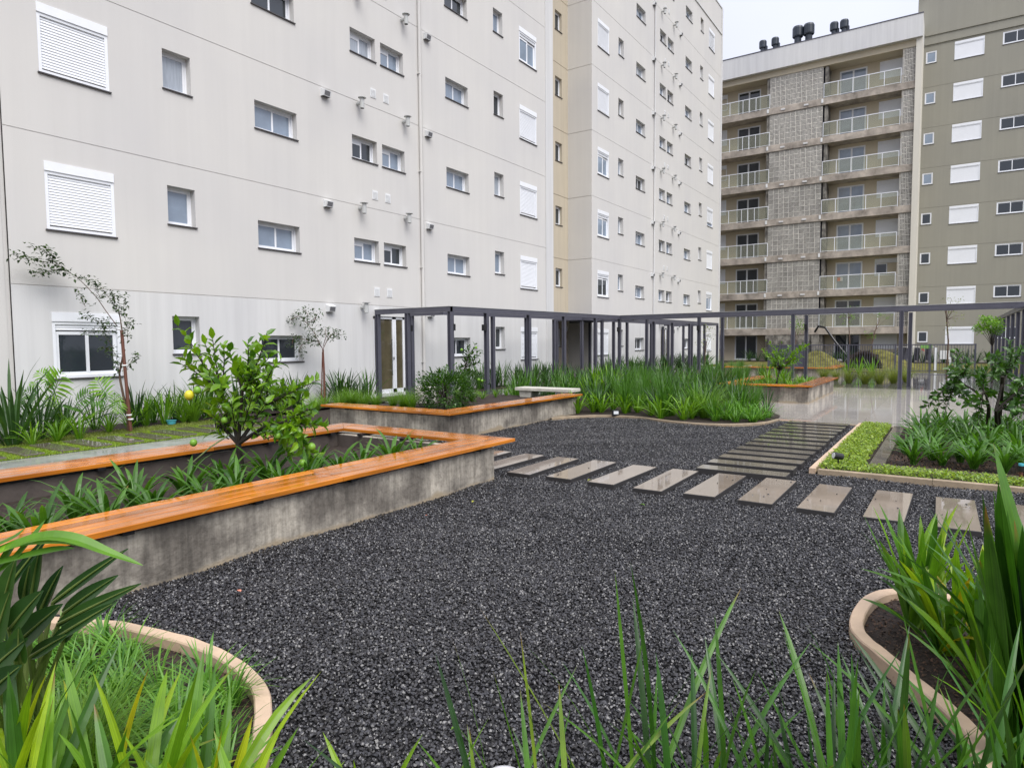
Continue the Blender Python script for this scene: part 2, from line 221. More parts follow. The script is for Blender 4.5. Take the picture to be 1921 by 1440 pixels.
# ------------------------------------------------------------------ mesh building
class MB:
    def __init__(s): s.v = []; s.f = []; s.m = []; s.uv = {}
    def quad(s, a, b, c, d, mi=0):
        n = len(s.v); s.v += [tuple(a), tuple(b), tuple(c), tuple(d)]; s.f.append((n, n+1, n+2, n+3)); s.m.append(mi)
    def box(s, x0, x1, y0, y1, z0, z1, mi=0, T=None):
        P = [(x0, y0, z0), (x1, y0, z0), (x1, y1, z0), (x0, y1, z0), (x0, y0, z1), (x1, y0, z1), (x1, y1, z1), (x0, y1, z1)]
        if T: P = [tuple(T @ Vector(p)) for p in P]
        n = len(s.v); s.v += P
        for f in ((0, 3, 2, 1), (4, 5, 6, 7), (0, 1, 5, 4), (1, 2, 6, 5), (2, 3, 7, 6), (3, 0, 4, 7)): s.f.append(tuple(n+i for i in f)); s.m.append(mi)
    def cbox(s, x0, x1, y0, y1, z0, z1, c=.006, mi=0):
        """box with chamfered top edges"""
        P = [(x0, y0, z0), (x1, y0, z0), (x1, y1, z0), (x0, y1, z0), (x0, y0, z1-c), (x1, y0, z1-c), (x1, y1, z1-c), (x0, y1, z1-c), (x0+c, y0+c, z1), (x1-c, y0+c, z1), (x1-c, y1-c, z1), (x0+c, y1-c, z1)]
        n = len(s.v); s.v += P
        F_ = [(0, 3, 2, 1), (8, 9, 10, 11)]
        for i in range(4):
            j = (i+1) % 4; F_ += [(i, j, 4+j, 4+i), (4+i, 4+j, 8+j, 8+i)]
        for f in F_: s.f.append(tuple(n+i for i in f)); s.m.append(mi)
    def tube(s, pts, rad, k=8, mi=0, cap=True):
        pts = [Vector(p) for p in pts]; n0 = len(s.v); N_ = len(pts)
        if not hasattr(rad, '__len__'): rad = [rad]*N_
        ref = None
        for i, p in enumerate(pts):
            d = (pts[min(i+1, N_-1)]-pts[max(i-1, 0)])
            d = d.normalized() if d.length > 1e-9 else Vector((0, 0, 1))
            if ref is None: ref = Vector((1, 0, 0)) if abs(d.x) < .9 else Vector((0, 1, 0))
            u = (ref - d*ref.dot(d)).normalized(); v = d.cross(u); ref = u
            for j in range(k):
                a = 2*PI*j/k; q = p + (u*math.cos(a)+v*math.sin(a))*rad[i]; s.v.append(tuple(q))
        for i in range(N_-1):
            for j in range(k):
                a = n0+i*k+j; b = n0+i*k+(j+1) % k; s.f.append((a, b, b+k, a+k)); s.m.append(mi)
        if cap:
            s.f.append(tuple(n0+j for j in range(k-1, -1, -1))); s.m.append(mi)
            s.f.append(tuple(n0+(N_-1)*k+j for j in range(k))); s.m.append(mi)
    def lathe(s, prof, c=(0, 0, 0), k=14, mi=0):
        n0 = len(s.v)
        for r, z in prof:
            for j in range(k): a = 2*PI*j/k; s.v.append((c[0]+r*math.cos(a), c[1]+r*math.sin(a), c[2]+z))
        for i in range(len(prof)-1):
            for j in range(k): a = n0+i*k+j; b = n0+i*k+(j+1) % k; s.f.append((a, b, b+k, a+k)); s.m.append(mi)
        s.f.append(tuple(n0+(len(prof)-1)*k+j for j in range(k))); s.m.append(mi)
    def poly(s, pts, z0, z1=None, mi=0):
        n0 = len(s.v); k = len(pts)
        s.v += [(p[0], p[1], z0) for p in pts]
        if z1 is None: s.f.append(tuple(range(n0, n0+k))); s.m.append(mi); return
        s.v += [(p[0], p[1], z1) for p in pts]
        s.f.append(tuple(range(n0+k, n0+2*k))); s.m.append(mi)
        for i in range(k): j = (i+1) % k; s.f.append((n0+i, n0+j, n0+k+j, n0+k+i)); s.m.append(mi)
    def blade(s, base, az, Lh, wd, th0, droop, n=5, fold=.25, roll=0.0, tipw=0.0, power=1.5, wprof=None):
        """a strap leaf growing from base: th0 start angle from vertical, droop total bend; folded along the midrib"""
        d = Vector((math.cos(az), math.sin(az), 0)); sd = Vector((-math.sin(az), math.cos(az), 0))
        sd = (sd*math.cos(roll) + Vector((0, 0, 1))*math.sin(roll))
        p = Vector(base); n0 = len(s.v)
        for i in range(n+1):
            t = i/n; th = th0 + droop*t**power
            tang = d*math.sin(th)+Vector((0, 0, 1))*math.cos(th); nor = tang.cross(sd)
            wt = wprof(t) if wprof else (.55+.45*min(1, t*3))*(1-max(0, t-.45)/.55*(1-tipw))**.8 if t < 1 else tipw
            hw = wd*.5*max(wt, 0.02)
            k0 = len(s.v); s.uv[k0] = (t+.001, -1, 0); s.uv[k0+1] = (t+.001, 0, 0); s.uv[k0+2] = (t+.001, 1, 0)
            s.v += [tuple(p - sd*hw + nor*(-hw*fold)), tuple(p), tuple(p + sd*hw + nor*(-hw*fold))]
            p = p + tang*(Lh/n)
        for i in range(n):
            a = n0+3*i; s.f += [(a, a+1, a+4, a+3), (a+1, a+2, a+5, a+4)]; s.m += [0, 0]
    def grass(s, base, az, Lh, wd, th0, droop, n=3):
        d = Vector((math.cos(az), math.sin(az), 0)); sd = Vector((-math.sin(az), math.cos(az), 0)); p = Vector(base); n0 = len(s.v)
        for i in range(n):
            t = i/n; th = th0+droop*t; tang = d*math.sin(th)+Vector((0, 0, 1))*math.cos(th); hw = wd*.5*(1-.7*t)
            s.v += [tuple(p-sd*hw), tuple(p+sd*hw)]; p = p+tang*(Lh/n)
        s.v.append(tuple(p))
        for i in range(n-1): a = n0+2*i; s.f.append((a, a+1, a+3, a+2)); s.m.append(0)
        a = n0+2*(n-1); s.f.append((a, a+1, a+2)); s.m.append(0)
    def leaf(s, p, d, up, Lh, wd, curl=.15):
        """ovate folded leaf, 8 triangles"""
        p = Vector(p); d = Vector(d).normalized(); sd = d.cross(Vector(up))
        sd = sd.normalized() if sd.length > 1e-6 else d.orthogonal().normalized(); nr = sd.cross(d); n0 = len(s.v)
        c = [p, p+d*Lh*.35+nr*curl*.12*Lh, p+d*Lh*.7+nr*0.08*curl*Lh, p+d*Lh-nr*curl*Lh*.5]
        s.v += [tuple(c[0])]
        for q, h in ((c[1], .5), (c[2], .36)): s.v += [tuple(q-sd*wd*h+nr*wd*.16), tuple(q), tuple(q+sd*wd*h+nr*wd*.16)]
        s.v += [tuple(c[3])]
        b = n0
        s.f += [(b, b+2, b+1), (b, b+3, b+2), (b+1, b+2, b+5, b+4), (b+2, b+3, b+6, b+5), (b+4, b+5, b+7), (b+5, b+6, b+7)]; s.m += [0]*6
    def mesh(s, name, mats, smooth=False):
        me = bpy.data.meshes.new(name); me.from_pydata(s.v, [], s.f)
        for mm in (mats if isinstance(mats, (list, tuple)) else [mats]): me.materials.append(mm)
        if any(s.m): me.polygons.foreach_set('material_index', s.m)
        if s.uv:
            at_ = me.attributes.new('leafuv', 'FLOAT_VECTOR', 'POINT'); A = np.zeros((len(s.v), 3), np.float32)
            for k_, q_ in s.uv.items(): A[k_] = q_
            at_.data.foreach_set('vector', A.ravel())
        if smooth: me.polygons.foreach_set('use_smooth', [True]*len(s.f))
        me.update(); return me
    def build(s, name, mats, parent=None, smooth=False, **kw):
        return ob(name, s.mesh(name, mats, smooth), parent, **kw)

def ob(name, data, parent=None, loc=None, rz=None, label=None, cat=None, group=None, kind=None):
    o = bpy.data.objects.new(name, data); COL.objects.link(o)
    if parent is not None: o.parent = parent
    if loc is not None: o.location = tuple(float(c) for c in loc)
    if rz is not None: o.rotation_euler = (0, 0, rz)
    for k, v in (('label', label), ('category', cat), ('group', group), ('kind', kind)):
        if v: o[k] = v
    return o
def thing(name, label, cat, loc=(0, 0, 0), rz=0, group=None, kind=None): return ob(name, None, None, loc, rz, label, cat, group, kind)
ORD = ['first', 'second', 'third', 'fourth', 'fifth', 'sixth', 'seventh', 'eighth', 'ninth', 'tenth', 'eleventh', 'twelfth', 'thirteenth', 'fourteenth', 'fifteenth', 'sixteenth', 'seventeenth', 'eighteenth', 'nineteenth', 'twentieth', 'twenty-first', 'twenty-second', 'twenty-third', 'twenty-fourth', 'twenty-fifth', 'twenty-sixth', 'twenty-seventh', 'twenty-eighth', 'twenty-ninth', 'thirtieth']
def U(a, b): return random.uniform(a, b)

# ------------------------------------------------------------------ the ground
def sheet(name, pts, z, m, kind='structure'):
    b = MB(); b.poly(pts, z); return b.build(name, m, kind=kind)
def rect(x0, x1, y0, y1): return [(x0, y0), (x1, y0), (x1, y1), (x0, y1)]
sheet('ground', rect(-300, 300, -300, 300), -.05, M['soil'])
sheet('gravel_bed', rect(.2, 13.72, -6, 8.3), 0, M['gravelbed'])
sheet('cement_path', rect(-8, 8.2, 7.0, 10.95), .006, M['path'])
sheet('lawn_strip', rect(-8, 8.2, 10.95, 13.0), .01, M['lawnbase'])
sheet('wall_bed', rect(-8, 44, 13.0, 14.1), .014, M['soil'])
sheet('pergola_walkway', rect(13.0, 42, 10.4, 13.0), .002, M['paved'])
sheet('dark_pavement', rect(24.8, 38.2, -14, 10.4), -.004, M['paved'])
sheet('playground_lawn', rect(38.2, 55.2, -20, 14), .0, M['mound'])
sheet('facade_bed', rect(53.4, 56.3, -14, 14), .02, M['soil'])
# wet pale paving: one slab per tile
pv = ob('pavement', None, kind='structure')
b = MB(); b.poly(rect(13.75, 24.8, -9.4, 6.2), -.012); b.build('mortar_bed', M['slat'], pv)
tl = MB(); tl.cbox(.003, .917, .003, 1.197, -.03, 0, .002); tme = tl.mesh('tile', M['pave'])
for i in range(12):
    for j in range(13):
        ob('tile', tme, pv, (13.75+.92*i, -9.4+1.2*j, .004))
# kerb strips
def kerb_run(name, pts, wdt, z1, mm, piece=1.0, gap=.004):
    e = ob(name, None, kind='structure'); b_ = None
    for (x0, y0), (x1, y1) in zip(pts, pts[1:]):
        Ln = math.hypot(x1-x0, y1-y0); n = max(1, round(Ln/piece)); a = math.atan2(y1-y0, x1-x0)
        for k in range(n):
            q = MB(); q.cbox(gap/2, Ln/n-gap/2, -wdt/2, wdt/2, -.04, z1+U(-.003, .003), .006)
            q.build('kerb_stone', mm, e, loc=(x0+(x1-x0)*k/n, y0+(y1-y0)*k/n, 0), rz=a)
    return e
kerb_run('path_kerb', [(13.735, 2.9), (13.735, -6)], .05, .03, M['kerbg'], 1.2)
kerb_run('lawn_kerb', [(8.50, 1.345), (13.68, 1.345)], .07, .075, M['kerb'], 1.3)
kerb_run('lawn_kerb', [(8.50, 1.28), (8.50, -4.5)], .07, .075, M['kerbg'], 1.1)

def offset_line(pts, d):
    P = [Vector((p[0], p[1])) for p in pts]; o = []
    for i, p in enumerate(P):
        t = (P[min(i+1, len(P)-1)]-P[max(i-1, 0)]).normalized(); o.append((p.x-t.y*d, p.y+t.x*d))
    return o
def smooth_line(pts, n=4):
    P = [Vector((p[0], p[1])) for p in pts]; o = []
    for i in range(len(P)-1):
        p0, p1, p2, p3 = P[max(i-1, 0)], P[i], P[i+1], P[min(i+2, len(P)-1)]
        for k in range(n):
            t = k/n; q = .5*((2*p1)+(-p0+p2)*t+(2*p0-5*p1+4*p2-p3)*t*t+(-p0+3*p1-3*p2+p3)*t**3); o.append((q.x, q.y))
    o.append((P[-1].x, P[-1].y)); return o
def curved_kerb(name, pts, wdt, z0, z1, mm, side=1):
    P = smooth_line(pts); Q = offset_line(P, wdt*side); b = MB(); n = len(P)
    Pi = offset_line(P, wdt*.08*side); Qi = offset_line(P, wdt*.92*side)
    for i, (p, pi, qi, q) in enumerate(zip(P, Pi, Qi, Q)):
        h = z1 + .0015*math.sin(i*1.7)+.003*math.sin(i*.4)
        b.v += [(p[0], p[1], z0), (p[0], p[1], h-.008), (pi[0], pi[1], h), (qi[0], qi[1], h), (q[0], q[1], h-.008), (q[0], q[1], z0)]
    for i in range(n-1):
        for j in range(5): a = 6*i+j; b.f.append((a, a+1, a+7, a+6)); b.m.append(0)
    return b.build(name, mm, smooth=False, kind='structure')
KL = [(1.45, 4.34), (1.55, 4.15), (1.65, 3.95), (1.74, 3.76), (1.80, 3.45), (1.835, 3.2), (1.84, 2.92), (1.81, 2.69), (1.74, 2.48), (1.65, 2.33), (1.55, 2.2), (1.45, 2.08), (1.36, 1.97), (1.28, 1.75), (1.30, 1.35), (1.45, .92), (1.72, .42), (2.05, .08), (2.45, -.06), (2.75, -.09)]
KR = [(4.75, -3.5), (4.72, -1.2), (4.66, -.2), (4.58, .22), (4.45, .34), (4.25, .40), (3.99, .42), (3.81, .40), (3.67, .34), (3.54, .25), (3.36, .13), (3.24, .04), (3.12, -.03), (2.98, -.09), (2.75, -.11)]
curved_kerb('bed_kerb', KL, .07, -.03, .085, M['kerb'], -1)
curved_kerb('bed_kerb', KR, .07, -.03, .085, M['kerb'], 1)
BEDL = smooth_line(KL) + [(2.75, -4), (-3, -4), (-3, 4.34)]
BEDR = smooth_line(KR) + [(2.75, -3.5)]
sheet('near_bed_soil', BEDL, .03, M['soil']); sheet('corner_bed_soil', BEDR, .035, M['soil'])
KM = [(11.55, 6.80), (12.05, 6.65), (12.45, 6.35), (12.72, 5.94), (12.70, 5.3), (12.40, 4.65), (12.28, 4.06), (12.42, 3.5), (12.76, 3.1), (13.16, 2.9), (13.72, 2.84)]
curved_kerb('bed_kerb', KM, .06, -.03, .06, M['kerbg'], -1)
BEDM = smooth_line(KM) + [(14.6, 2.95), (16.2, 3.7), (17.85, 4.7), (17.85, 5.3), (23.2, 5.3), (23.2, 10.4), (11.5, 10.4)]
sheet('middle_bed_soil', BEDM, .03, M['soil'])
BEDG = rect(8.53, 13.68, -6, 1.31); sheet('cover_bed_soil', BEDG, .02, M['soil'])
sheet('grass_bed_soil', rect(15.0, 22, -9, -1.35), .03, M['soil'])

# stepping stones and slats
sp = ob('stepping_stone_path', None, kind='structure')
sm = MB(); sm.cbox(0, 1.23, 0, .32, -.02, .062, .004)
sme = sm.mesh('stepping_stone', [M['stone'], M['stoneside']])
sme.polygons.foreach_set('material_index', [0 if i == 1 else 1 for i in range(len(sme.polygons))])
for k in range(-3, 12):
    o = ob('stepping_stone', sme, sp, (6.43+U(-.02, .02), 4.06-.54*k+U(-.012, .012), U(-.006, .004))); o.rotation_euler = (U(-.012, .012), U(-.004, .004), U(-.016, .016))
sp = ob('slat_path', None, kind='structure')
sm = MB(); sm.cbox(0, .262, 0, 1.02, -.02, .082, .004)
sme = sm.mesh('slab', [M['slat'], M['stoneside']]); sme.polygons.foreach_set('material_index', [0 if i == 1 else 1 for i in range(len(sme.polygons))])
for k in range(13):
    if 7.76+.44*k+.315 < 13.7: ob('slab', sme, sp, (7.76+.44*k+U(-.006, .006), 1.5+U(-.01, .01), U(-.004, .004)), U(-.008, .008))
bp_ = ob('granite_border', None, kind='structure')
for k in range(9):
    q = MB(); q.cbox(.003, .597, 0, .22, -.02, .062, .004); q.build('slab', M['slat'], bp_, loc=(9.05, .62-.6*k-.0, 0), rz=-PI/2)
for k in range(8):
    q = MB(); q.cbox(.003, .567, 0, .17, -.02, .060, .004); q.build('slab', M['slat'], bp_, loc=(9.05+.57*k, .64, 0))
pp = ob('paver_path', None, kind='structure')
sm = MB(); sm.cbox(0, .26, 0, 1.06, -.02, .05, .004); sme = sm.mesh('paver', M['slat'])
for k in range(-9, 7): ob('paver', sme, pp, (4.80+.47*k+U(-.01, .01), 11.02+U(-.02, .02), 0), U(-.02, .02))

# gravel: individual stones
def inside(pts, X, Y):
    r = np.zeros(X.shape, bool); n = len(pts); j = n-1
    for i in range(n):
        xi, yi = pts[i]; xj, yj = pts[j]
        if yi != yj: r ^= ((yi > Y) != (yj > Y)) & (X < (xj-xi)*(Y-yi)/(yj-yi)+xi)
        j = i
    return r
def jitter(x0, x1, y0, y1, s):
    X, Y = np.meshgrid(np.arange(x0, x1, s), np.arange(y0, y1, s)); X = X.ravel()+rng.uniform(-.5, .5, X.size)*s; Y = Y.ravel()+rng.uniform(-.5, .5, Y.size)*s; return X, Y
def in_view(X, Y, z=0, mg=60):
    P = np.stack([X, Y, np.full_like(X, z)-CAMH]); c = CM @ P; ok = c[2] > .3
    px = 960.5+F*c[0]/np.maximum(c[2], .3); py = 720-F*c[1]/np.maximum(c[2], .3)
    return ok & (px > -mg*4) & (px < 1921+mg*4) & (py < 1440+mg*4)
GX, GY = [], []
for x0, x1, s in ((.9, 4.5, .0142), (4.5, 7.5, .0165), (7.5, 13.71, .021)):
    X, Y = jitter(x0, x1, -3.5, 8.2, s); GX.append(X); GY.append(Y)
X = np.concatenate(GX); Y = np.concatenate(GY)
ex = inside(BEDL, X, Y) | inside(BEDR, X, Y) | inside(BEDM, X, Y) | ((X > 8.45) & (Y < 1.38)) | ((X < 6.13) & (Y > 4.36)) | ((X > 8.32) & (Y > 6.8)) | ((X < 8.4) & (Y > 7.1))
k = (~ex) & in_view(X, Y); X = X[k]; Y = Y[k]
bulge = .012*np.sin(X*2.1+1)*np.sin(Y*1.7) + .008*np.sin(X*5+Y*4)
Z = .012 + np.maximum(bulge, -.006) + rng.uniform(-.006, .008, X.size)
gx = rng.uniform(6.5, 7.6, 26); gy = 4.22-.54*rng.integers(-1, 9, 26)+rng.uniform(-.13, .13, 26); X = np.append(X, gx); Y = np.append(Y, gy); Z = np.append(Z, np.full(26, .070))
me = bpy.data.meshes.new('gravel'); me.vertices.add(X.size); me.vertices.foreach_set('co', np.stack([X, Y, Z], 1).ravel()); me.update()
gcol = bpy.data.collections.new('gravel_stones')
for i in range(5):
    rs = np.random.default_rng(30+i); b = MB()
    V = [(1, 0, 0), (-1, 0, 0), (0, 1, 0), (0, -1, 0), (0, 0, 1), (0, 0, -1), (.6, .6, .55), (-.6, .55, -.6), (.55, -.6, -.55), (-.55, -.6, .6)]
    import bmesh
    bm = bmesh.new()
    for v in V: bm.verts.new(Vector(v)*rs.uniform(.75, 1.15))
    bmesh.ops.convex_hull(bm, input=bm.verts[:])
    for v in bm.verts: v.co = Vector((v.co.x*.0122, v.co.y*.0095, v.co.z*.0075))
    sme = bpy.data.meshes.new('stone'); bm.to_mesh(sme); bm.free(); sme.materials.append(M['basalt'])
    gcol.objects.link(bpy.data.objects.new('stone', sme))
go = ob('gravel', me, kind='stuff')
ng = bpy.data.node_groups.new('gravel', 'GeometryNodeTree'); ng.interface.new_socket('Geometry', in_out='INPUT', socket_type='NodeSocketGeometry'); ng.interface.new_socket('Geometry', in_out='OUTPUT', socket_type='NodeSocketGeometry')
gi = ng.nodes.new('NodeGroupInput'); gq = ng.nodes.new('NodeGroupOutput'); ip = ng.nodes.new('GeometryNodeInstanceOnPoints'); ci = ng.nodes.new('GeometryNodeCollectionInfo')
ci.inputs['Collection'].default_value = gcol; ci.inputs['Separate Children'].default_value = True; ci.inputs['Reset Children'].default_value = True
ip.inputs['Pick Instance'].default_value = True
rv = ng.nodes.new('FunctionNodeRandomValue'); rv.data_type = 'FLOAT_VECTOR'; rv.inputs[0].default_value = (-.55, -.55, 0); rv.inputs[1].default_value = (.55, .55, 6.28)
rs_ = ng.nodes.new('FunctionNodeRandomValue'); rs_.data_type = 'FLOAT'; rs_.inputs[2].default_value = .62; rs_.inputs[3].default_value = 1.12
ri = ng.nodes.new('FunctionNodeRandomValue'); ri.data_type = 'INT'; ri.inputs[4].default_value = 0; ri.inputs[5].default_value = 4; ri.inputs['Seed'].default_value = 5
ng.links.new(gi.outputs[0], ip.inputs['Points']); ng.links.new(ci.outputs[0], ip.inputs['Instance']); ng.links.new(rv.outputs[0], ip.inputs['Rotation']); ng.links.new(rs_.outputs[1], ip.inputs['Scale']); ng.links.new(ri.outputs[2], ip.inputs['Instance Index'])
ng.links.new(ip.outputs[0], gq.inputs[0]); gm = go.modifiers.new('gravel', 'NODES'); gm.node_group = ng

# ------------------------------------------------------------------ buildings
def facade(name, parent, mm, fmap, u0, u1, v0, v1, holes):
    """a wall face with real recessed openings; holes = (u0,u1,v0,v1,depth,closed)"""
    us = sorted({u0, u1} | {h[0] for h in holes} | {h[1] for h in holes}); vs = sorted({v0, v1} | {h[2] for h in holes} | {h[3] for h in holes})
    us = [u for u in us if u0-1e-6 <= u <= u1+1e-6]; vs = [v for v in vs if v0-1e-6 <= v <= v1+1e-6]; b = MB()
    for j in range(len(vs)-1):
        run = None
        for i in range(len(us)-1):
            cu, cv = (us[i]+us[i+1])/2, (vs[j]+vs[j+1])/2
            hit = any(h[0] < cu < h[1] and h[2] < cv < h[3] for h in holes)
            if hit:
                if run is not None: b.quad(fmap(run, vs[j], 0), fmap(us[i], vs[j], 0), fmap(us[i], vs[j+1], 0), fmap(run, vs[j+1], 0)); run = None
            elif run is None: run = us[i]
        if run is not None: b.quad(fmap(run, vs[j], 0), fmap(us[-1], vs[j], 0), fmap(us[-1], vs[j+1], 0), fmap(run, vs[j+1], 0))
    for a, c, d, e, dp, cl in holes:
        b.quad(fmap(a, d, 0), fmap(a, d, dp), fmap(a, e, dp), fmap(a, e, 0)); b.quad(fmap(c, d, 0), fmap(c, e, 0), fmap(c, e, dp), fmap(c, d, dp))
        b.quad(fmap(a, e, 0), fmap(a, e, dp), fmap(c, e, dp), fmap(c, e, 0)); b.quad(fmap(a, d, 0), fmap(c, d, 0), fmap(c, d, dp), fmap(a, d, dp))
        if cl: b.quad(fmap(a, d, dp), fmap(c, d, dp), fmap(c, e, dp), fmap(a, e, dp))
    return b.build(name, mm, parent)

_wc = {}
def win_meshes(kind, wd, h, glass='glass'):
    """local frame: x across, y into the wall (0 = frame face), z up; returns {part: mesh}"""
    key = (kind, round(wd, 3), round(h, 3), glass)
    if key in _wc: return _wc[key]
    r = {}; f = MB(); p = MB(); s = MB(); t = .045
    def ring(x0, x1, z0, z1, t, y0, y1): f.box(x0, x1, y0, y1, z0, z0+t); f.box(x0, x1, y0, y1, z1-t, z1); f.box(x0, x0+t, y0, y1, z0+t, z1-t); f.box(x1-t, x1, y0, y1, z0+t, z1-t)
    if kind in ('shutter', 'shutter_open', 'shutter_gap', 'plain_shutter'):
        bx = .17*h/1.26
        f.box(0, wd, -.035, .06, h-bx, h); ring(0, wd, 0, h-bx-.002, .055, -.015, .06)
        zb = .055; lo = {'shutter': zb, 'shutter_open': h-bx-.20, 'shutter_gap': zb+.16, 'plain_shutter': zb}[kind]
        if kind == 'plain_shutter': s.box(.057, wd-.057, .008, .03, lo, h-bx-.06); s.box(.057, wd-.057, .016, .03, (lo+h-bx)*.5, (lo+h-bx)*.5+.006)
        else:
            n = int((h-bx-.057-lo)/.052)
            for i in range(n):
                z = h-bx-.057-.052*(i+1); s.quad((.057, .004, z), (wd-.057, .004, z), (wd-.057, .018, z+.046), (.057, .018, z+.046)); s.quad((.057, .018, z+.046), (wd-.057, .018, z+.046), (wd-.057, .004, z+.052), (.057, .004, z+.052))
        if kind in ('shutter_open', 'shutter_gap'):
            z1 = lo+.01
            if kind == 'shutter_open':
                ring(.057, wd*.5+.03, .055, z1, .06, .02, .05); ring(wd*.5-.03, wd-.057, .055, z1, .06, .052, .075)
                p.quad((.11, .036, .11), (wd*.5-.02, .036, .11), (wd*.5-.02, .036, z1-.055), (.11, .036, z1-.055)); p.quad((wd*.5+.02, .065, .11), (wd-.11, .065, .11), (wd-.11, .065, z1-.055), (wd*.5+.02, .065, z1-.055))
            else: p.quad((.057, .05, .055), (wd-.057, .05, .055), (wd-.057, .05, lo+.02), (.057, .05, lo+.02))
    elif kind == 'casement':
        ring(0, wd, 0, h, .04, 0, .05); ring(.042, wd-.042, .042, h-.042, .045, .006, .04); p.quad((.08, .025, .08), (wd-.08, .025, .08), (wd-.08, .025, h-.08), (.08, .025, h-.08))
    elif kind in ('slider', 'slider_roll'):
        ring(0, wd, 0, h, .04, 0, .06); q = wd*.5
        ring(.042, q+.03, .042, h-.042, .05, .008, .03); ring(q-.03, wd-.042, .042, h-.042, .05, .034, .056)
        p.quad((.09, .02, .09), (q-.02, .02, .09), (q-.02, .02, h-.09), (.09, .02, h-.09)); p.quad((q+.02, .046, .09), (wd-.09, .046, .09), (wd-.09, .046, h-.09), (q+.02, .046, h-.09))
        if kind == 'slider_roll': s.box(.092, q-.022, .004, .018, h*.70, h-.092)
    elif kind == 'balcony_door':
        ring(0, wd, 0, h, .11, 0, .07); q = wd*.5; f.box(q-.06, q+.06, .005, .06, .09, h-.09)
        p.quad((.11, .035, .11), (q-.06, .035, .11), (q-.06, .035, h-.11), (.11, .035, h-.11)); p.quad((q+.06, .035, .11), (wd-.11, .035, .11), (wd-.11, .035, h-.11), (q+.06, .035, h-.11))
    r['frame'] = f.mesh('window_frame', M['white'])
    if p.f: r['pane'] = p.mesh('pane', M[glass])
    if s.f: r['shutter'] = s.mesh('shutter', M['shut'])
    _wc[key] = r; return r
def sill_mesh(wd, dp):
    key = ('sill', round(wd, 3), dp)
    if key not in _wc: b = MB(); b.cbox(-.025, wd+.025, -.035, dp, -.028, .0, .004); _wc[key] = b.mesh('sill', M['sill'])
    return _wc[key]
def window(parent, kind, loc, rz, wd, h, dp=.0, sill=True, glass='glass', name='window'):
    """loc = lower left of the opening on the wall face; dp = how deep the frame sits in its reveal"""
    r = win_meshes(kind, wd, h, glass); inw = Vector((0, 1, 0)); inw.rotate(Matrix.Rotation(rz, 3, 'Z').to_euler())
    o = ob(name, r['frame'], parent, Vector(loc)+inw*dp, rz)
    for k_ in ('pane', 'shutter'):
        if k_ in r: ob(k_, r[k_], o)
    if sill: ob('sill', sill_mesh(wd, dp+.01), o, (0, -dp, 0))
    return o

FLO = [0, 2.80, 5.66, 8.57, 11.50, 14.43, 17.40, 20.42]
JNT = [2.73, 5.53, 8.43, 11.43, 14.38, 17.3, 20.25]
WY = 14.1
bA = thing('apartment_building', 'long pale beige apartment block with white shutters along the planted beds', 'building')
# (kind, x0, width, z above floor, height, reveal depth)
def layout(off, k):
    return [('S', off+.0, 1.22, .99, 1.25, .02), ('N', off+2.31, .62, 1.42, .82, .17), ('H', off+4.52, 1.23, 1.17, .66, .17), ('D', off+7.62*k, .96, 1.17, .64, .17), ('D', off+8.79*k, .96, 1.17, .64, .17),
            ('H', off+11.76*k, 1.21, 1.15, .65, .17), ('N', off+14.52*k, .60, 1.38, .83, .17), ('S', off+16.24*k, 1.25, .95, 1.27, .02)]
def bay(off, k, nfl, fmap_x0, fmap_x1, states, door):
    holes = []; wins = []
    for fi in range(nfl):
        for ci_, (kd, x, wd, z, h, dp) in enumerate(layout(off, k)):
            if fi == 0 and ci_ in (3, 4): continue
            zz = FLO[fi]+z; holes.append((x, x+wd, zz, zz+h, dp+.07, True)); wins.append((kd, x, zz, wd, h, dp, fi, ci_))
    for j in JNT: holes.append((fmap_x0, fmap_x1, j-.009, j+.009, .010, True))
    if door: holes.append((door[0], door[1], .12, 2.42, .10, True))
    facade('wall', bA, M['wallw'], lambda u, v, d: (u, WY+d, v), fmap_x0, fmap_x1, -.1, 2.718, [h for h in holes if h[2] < 2.6])
    facade('wall', bA, M['wall'], lambda u, v, d: (u, WY+d, v), fmap_x0, fmap_x1, 2.718, 25.0, [h for h in holes if h[2] > 2.6])
    for kd, x, zz, wd, h, dp, fi, ci_ in wins:
        kind = {'S': states.get((fi, ci_), 'shutter'), 'N': 'casement', 'H': 'slider', 'D': 'slider_roll'}[kd]
        window(bA, kind, (x, WY, zz), 0, wd, h, dp, True, 'glass' if fi == 0 or (fi + ci_) % 4 == 1 else ('glasspale' if (3*fi+ci_) % 5 == 2 else 'glass_sky'))
bay(5.49, 1.0, 8, 4.87, 24.26, {(0, 0): 'shutter_open', (4, 7): 'shutter_open'}, (13.78, 15.16))
bay(28.48, 1.03, 8, 27.87, 48.2, {(2, 0): 'shutter_open', (3, 0): 'shutter_open', (1, 0): 'shutter_open', (0, 0): 'plain_shutter', (3, 7): 'shutter_gap', (1, 7): 'shutter_open', (4, 7): 'plain_shutter', (5, 7): 'plain_shutter', (6, 7): 'plain_shutter', (2, 7): 'plain_shutter'}, (36.75, 38.15))
